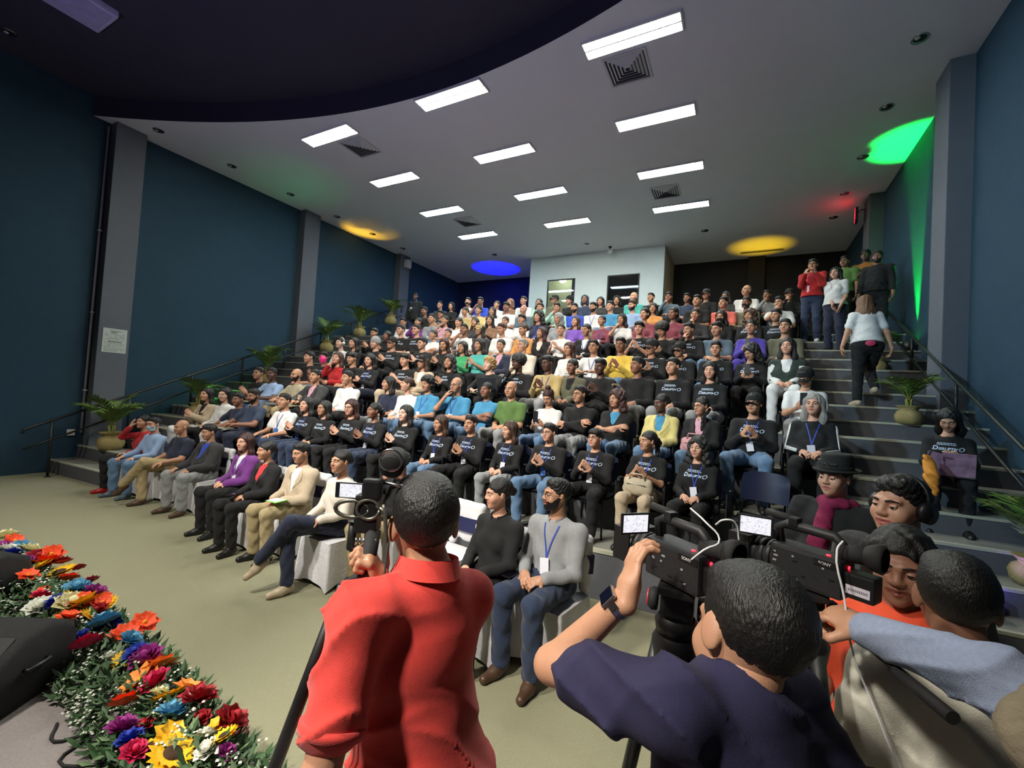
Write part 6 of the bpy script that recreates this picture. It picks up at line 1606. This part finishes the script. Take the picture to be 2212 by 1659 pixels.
# unseen fill spots behind the camera, with lantern bodies added around them
def fill_lantern(loc, target, power, col, ang, rad, label, blend=.8):
    r = empty('fill_lantern', loc); tag(r, label, 'fill light'); d = (Vector(target)-Vector(loc)).normalized(); Q = d.to_track_quat('Z', 'Y').to_matrix().to_4x4()
    mb = MB(); mb.lathe([(.001, -.22), (.10, -.22), (.13, -.12), (.13, .10), (.12, .10)], 20, M=Q); mb.build('housing', M_black, r)
    mb = MB(); mb.lathe([(.12, .06), (.06, .085), (.001, .09)], 20, M=Q); mb.build('lens', M_glass, r)
    mb = MB(); mb.tube([(-.15, 0, 0), (-.15, 0, .2), (.15, 0, .2), (.15, 0, 0)], .01, 6); mb.tube([(0, 0, .2), (0, 0, ZS-loc[2])], .012, 6); mb.build('yoke', M_black, r)
    s_ = spot_lamp('beam', Vector(loc)+d*(.13+rad*.2), target, power, col, ang, blend, rad); s_.parent = r; s_.matrix_parent_inverse = Matrix.Translation(-Vector(loc))
fill_lantern((-3.2, -1.0, 6.1), (-3.6, 2.6, .3), 1150, (1, .95, .84), 105, .22, 'unseen warm fill lantern added above the middle of the stage')
fill_lantern((-1.9, -2.2, 5.6), (-1.2, 1.2, 1.2), 1500, (1, .93, .84), 40, .2, 'unseen warm fill lantern added for the camera crew')
fill_lantern((-8.4, -.4, 6.1), (-7.2, 3.0, .4), 520, (1, .95, .86), 100, .22, 'unseen warm fill lantern added above the left of the stage')
fill_lantern((-6.5, -2.4, 6.0), (2.7, 6.2, 3.6), 2400, (.50, .80, 1), 42, .15, 'added unseen cool blue fill lantern aimed across at the right wall')
fill_lantern((-4.6, -1.6, 6.3), (-3.8, 7.4, 1.6), 2600, (1, .97, .92), 66, .2, 'unseen white fill lantern added for the audience')
par_can((-4.5, -2.6, ZST), (-4.5, .6, 7.6), (.42, .42, 1), 750, 100, '6a60ff', 'violet led uplight at the back of the stage', .9)
# ------------------------------------------------------------------ people standing and walking on the stairs
def on_stairs(x, y, rz, s, spec, label, **k):
    loc = on_step(x, y); J = stand(loc, rz, s, spec['sex'], k.pop('fat', 0), k.pop('lean', 0), **{q: k.pop(q) for q in ('wr', 'hd', 'hn', 'hk', 'headyaw', 'headpit', 'step', 'pole') if q in k})
    k.setdefault('hem', -.02); k.setdefault('amp', .008); return stander(J, spec, loc, label, 0, group='people standing on the stairs', **k)
def W(loc, *p): return [tuple(np.asarray(on_step(*loc))+A_(*q)) if q else None for q in p]
l_ = (1.18, 10.35)
ro, so, bo, J, f_ = on_stairs(*l_, -.35, .98, SP('m', 's', 'd', 2, 'red', 'den', ['glasses'], shoe='wht'), 'standing person in a red sweater holding up a phone at the stair top', wr=W(l_, (-.16, -.26, 1.32), (.02, -.28, 1.32)), hd=[(.3, -.3, .8), (-.3, -.3, .8)], hn=[(-.8, -.5, 0), (.8, -.5, 0)], hk=('clasp', 'clasp'))
def pass_card(ro, p, m=None):
    mb = MB(); mb.bbox(-.045, .045, -.003, .003, -.065, .065, .003); o = mb.build('pass_card', m or M_card, ro); o.location = p
    mb = MB(); mb.tube([(-.05, .04, .36), (0, 0, .065), (.05, .04, .36)], .003, 5); mb.build('lanyard', M_lan, o)
pass_card(ro, (-.06, -.155, 1.05))
l_ = (1.52, 10.1)
ro, so, bo, J, f_ = on_stairs(*l_, -.55, .95, SP('f', 'l', 'd', 1, 'wht', 'nav'), 'standing person in a white blouse and dark skirt with hands joined', sleeve='short', wr=W(l_, (-.06, -.22, .84), (.05, -.22, .84)))
pass_card(ro, (-.05, -.14, .98))
l_ = (1.80, 11.0)
on_stairs(*l_, -.5, .98, SP('m', 's', 'd', 3, 'grn', 'blk'), 'standing person in a green shirt behind the white blouse', sleeve='short')
l_ = (2.14, 11.0)
on_stairs(*l_, -.45, 1.04, SP('m', 's', 'd', 4, 'org', 'blk'), 'tall standing person in an orange brown tee by the right wall', sleeve='short', cloth_m=mat('orange brown tee', 'a0622c', .9), wr=W(l_, (-.14, -.25, 1.22), (.08, -.27, 1.22)), hd=[(.4, -.3, .6), (-.4, -.3, .6)], hk=('clasp', 'clasp'))
l_ = (2.17, 10.25)
on_stairs(*l_, -.4, 1.0, SP('m', 's', 'd', 3, 'blk', 'blk', ['beard']), 'standing person in a black padded jacket leaning by the right handrail', amp=.010, fr=30)
l_ = (1.60, 7.95)
ro, so, bo, J, f_ = on_stairs(*l_, PI+.1, .97, SP('f', 'l', 'b', 2, 'wht', 'blk', shoe='bei'), 'person in a white tee and black trousers walking up the right stairs', sleeve='short', lean=.25, step=1., headpit=.35, wr=W(l_, (.30, .0, .78), (-.32, -.05, .80)), fat=1)
mb = MB(); mb.lathe([(.001, .004), (.045, .003), (.05, 0)], 16, M=Matrix.Translation((.0, -.165, .90)) @ Matrix.Rotation(PI/2, 4, 'X') @ Matrix.Diagonal((1.2, .8, 1, 1))); mb.build('waist_pouch', mat('pink pouch', 'c83a5c', .6), ro)
# standing man before the blue wall, far left
loc = (-9.2, 10.6, Z1+RISE*7)
J = stand(loc, .25, .97, 'm', 0, 0); ro, so, bo, J, f_ = stander(J, SP('m', 's', 'd', 4, 'blk', 'den'), loc, 'standing person in a dark jacket before the blue rear wall', 1)
pass_card(ro, (-.02, -.16, 1.12))
# person sitting on the right stairs with a patterned laptop
J = dict(seat_pose('phone', 'f')); J['hpit'] = .5; J['hyaw'] = -.2
z_s = step_z(6.35-yoff(1.95))
sp = dict(sex='f', hair='l', hc='d', skin=2, top='P', topc='blk', inner='blk', bot='blk', ex=[], seed=1)
person(J, sp, (1.98, 6.30, z_s-.44), -.25, .98, 'person in black sitting on the right stairs behind a patterned laptop', 0, ('stairs', 'f'))
def laptop(loc, rz, label, lidm, sc=1., ang=1.15):
    r = empty('laptop', loc, rz); r.scale = (sc,)*3; tag(r, label, 'laptop')
    mb = MB(); mb.bbox(-.17, .17, -.12, .12, 0, .016, .005); b_ = mb.build('keyboard_base', M_grey, r)
    mb = MB(); mb.bbox(-.16, .16, -.10, .03, .016, .018, .001); mb.build('keys', M_black, b_)
    mb = MB(); mb.bbox(-.17, .17, -.004, .004, 0, .235, .004); l = mb.build('lid', lidm, r); l.location = (0, -.12, .016); l.rotation_euler = (ang-.9, 0, 0)
    mb = MB(); mb.box(-.155, .155, .0045, .0052, .015, .22); mb.build('screen', mat('laptop screen glow', '202438', .3, emit='8fa4c8', estr=.4), l)
M_sk = mat('floral laptop skin', '8a6a7c', .6, nscale=14, namt=.5)
laptop((1.88, 5.93, z_s+.14), -.25, 'open laptop with a mottled pink lid on the stairs', M_sk)
M_lid = mat('dark laptop lid', '23272c', .4)
for i, xx in enumerate((-4.10, -3.55)):
    yy = 5.98+yoff(xx); laptop((xx, yy, Z1+RISE*2+.70), 0, 'dark open laptop on the %s of two tablet arms, third tier' % ('left', 'right')[i], M_lid)
# small things in hands and on laps
def lapthing(key, p, name, label, cat, build):
    root, J, S = PPL[key]; M = Matrix.Translation(root.location) @ Matrix.Rotation(root.rotation_euler.z, 4, 'Z') @ Matrix.Scale(root.scale.x, 4)
    r = empty(name); r.matrix_world = M @ Matrix.Translation(p); r.scale = (1, 1, 1); tag(r, label, cat); build(r)
def bag(col):
    def f(r):
        V, F = sdf_mesh([ell((0, 0, .07), (.15, .08, .085)), cap((-.11, 0, .03), (.11, 0, .03), .05, .05, .04), cap((-.11, 0, .12), (.11, 0, .12), .04, .04, .04)], .012, 0, (.006, 30, 2)); link('bag_body', mesh_np('bag_body', V, F), r, mat('bag '+col, col, .8, nscale=30, namt=.08))
        mb = MB(); mb.tube([(-.09, -.03, .13), (-.06, -.06, .21), (.06, -.06, .21), (.09, -.03, .13)], .009, 6); mb.build('strap', mat('bag '+col, col, .8), r)
        mb = MB(); mb.tube([(-.1, -.075, .10), (.1, -.075, .10)], .004, 5); mb.build('zip', M_chrome, r)
    return f
lapthing('B15', (0, -.27, .60), 'shoulder_bag', 'cream canvas bag on the lap of a person with a ponytail', 'bag', bag('b3a78f'))
lapthing('C15', (0, -.28, .60), 'hand_bag', 'dusty pink handbag on the lap of a person with a braid', 'bag', bag('b58486'))
def paper(r):
    mb = MB(); mb.add([(-.11, -.08, .0), (.11, -.10, .012), (.10, .06, .02), (-.12, .08, .004)], [(0, 1, 2, 3)]); mb.build('sheet', mat('lime paper', '7ed04a', .7), r, .002); mb = MB(); mb.add([(-.10, -.07, .006), (.08, -.085, .016), (.08, .05, .022), (-.11, .06, .009)], [(0, 1, 2, 3)]); mb.build('inner_sheet', M_card, r, .001)
lapthing('A6', (.10, -.30, .665), 'leaflet', 'lime green leaflet on the lap of the beige jacket', 'leaflet', paper)
def phone(r):
    mb = MB(); mb.bbox(-.037, .037, -.075, .075, 0, .008, .003); b_ = mb.build('case', M_phone, r); mb = MB(); mb.box(-.033, .033, -.07, .07, .008, .0086); mb.build('screen', mat('dark phone glass', '0a0b10', .08), b_)
lapthing('A10', (-.16, -.28, .625), 'phone', 'black phone lying on the thigh of the bearded grey shirt', 'phone', phone)
lapthing('A5', (-.04, -.33, .665), 'phone', 'black phone in the hands of the black blazer', 'phone', phone)
def phoneup(r):
    mb = MB(); mb.bbox(-.037, .037, -.005, .005, 0, .15, .003); b_ = mb.build('case', M_phone, r); mb = MB(); mb.box(-.033, .033, .005, .0056, .006, .144); mb.build('screen', mat('phone screen glow', '202838', .2, emit='a8b8d8', estr=.5), b_)
for k, t in (('C11', 'white tee and top bun'), ('D4', 'lanyard girl on the third tier'), ('E16', 'curly haired black sweatshirt'), ('F17', 'violet top on the fifth tier'), ('D16', 'black cap by the aisle')): lapthing(k, (0, -.345, .80), 'phone', 'dark phone held by the person in '+t if 'girl' not in t else 'dark phone held by the lanyard wearer on the third tier', 'phone', phoneup)
def balloon(r):
    mb = MB(); mb.lathe([(.001, .09), (.03, .086), (.055, .06), (.062, .02), (.05, -.03), (.02, -.07), (.008, -.08)], 16); mb.build('balloon_body', mat('pink balloon', 'd8287c', .25, coat=.5), r); mb = MB(); mb.lathe([(.006, -.078), (.013, -.092), (.001, -.09)], 10); mb.build('knot', mat('pink balloon', 'd8287c', .25), r)
lapthing('D2', (-.12, -.22, 1.10), 'balloon', 'small pink balloon held before the red sweater', 'balloon', balloon)
# light stand whose leg shows at the left edge
r = empty('light_stand', (-10.75, 2.25, 0)); tag(r, 'thin black light stand at the far left edge of the floor', 'stand')
mb = MB(); mb.tube([(0, 0, .25), (0, 0, 1.6)], .014, 8); mb.build('pole', M_rail, r)
for k in range(3): a = k*2.094+.3; mb = MB(); mb.tube([(0, 0, .75), (.42*math.cos(a), .42*math.sin(a), .01)], .011, 8); mb.build('leg', M_rail, r)
# row marker and a bright cloth by the steps
r = empty('row_marker', (-10.3, 5.35, 1.34)); tag(r, 'small dark plate with a white letter B beside the left stairs', 'sign')
mb = MB(); mb.box(-.004, .0, -.07, .07, 0, .2, M=Matrix.Rotation(-.6, 4, 'Z')); mb.build('plate', M_rail, r)
V, F = text_np('B', .2, 0, .012); mb = MB(); mb.add([(v[0]-.07, 0, v[1]) for v in V], F); o = mb.build('letter', M_white, r); o.location = (.02, -.02, .03); o.rotation_euler = (0, 0, .5)
mb = MB(); mb.tube([(0, 0, -.55), (0, 0, 0)], .008, 6); mb.build('stake', M_rail, r)
r = empty('orange_cloth', (1.62, 5.62, 1.32)); tag(r, 'crumpled orange cloth hanging beside the laptop on the stairs', 'cloth')
V, F = sdf_mesh([cap((0, 0, .34), (.03, -.02, .18), .035, .05, .03), cap((.03, -.02, .18), (.05, -.02, .02), .05, .035, .03)], .01, 0, (.012, 45, 2)); link('fabric', mesh_np('fabric', V, F), r, mat('orange fabric', 'd88a2c', .8, nscale=30, namt=.15))
mb = MB(); mb.tube([(0, 0, .34), (.04, .03, .42), (.12, .04, .40)], .008, 6); mb.build('strap', M_blackm, r)
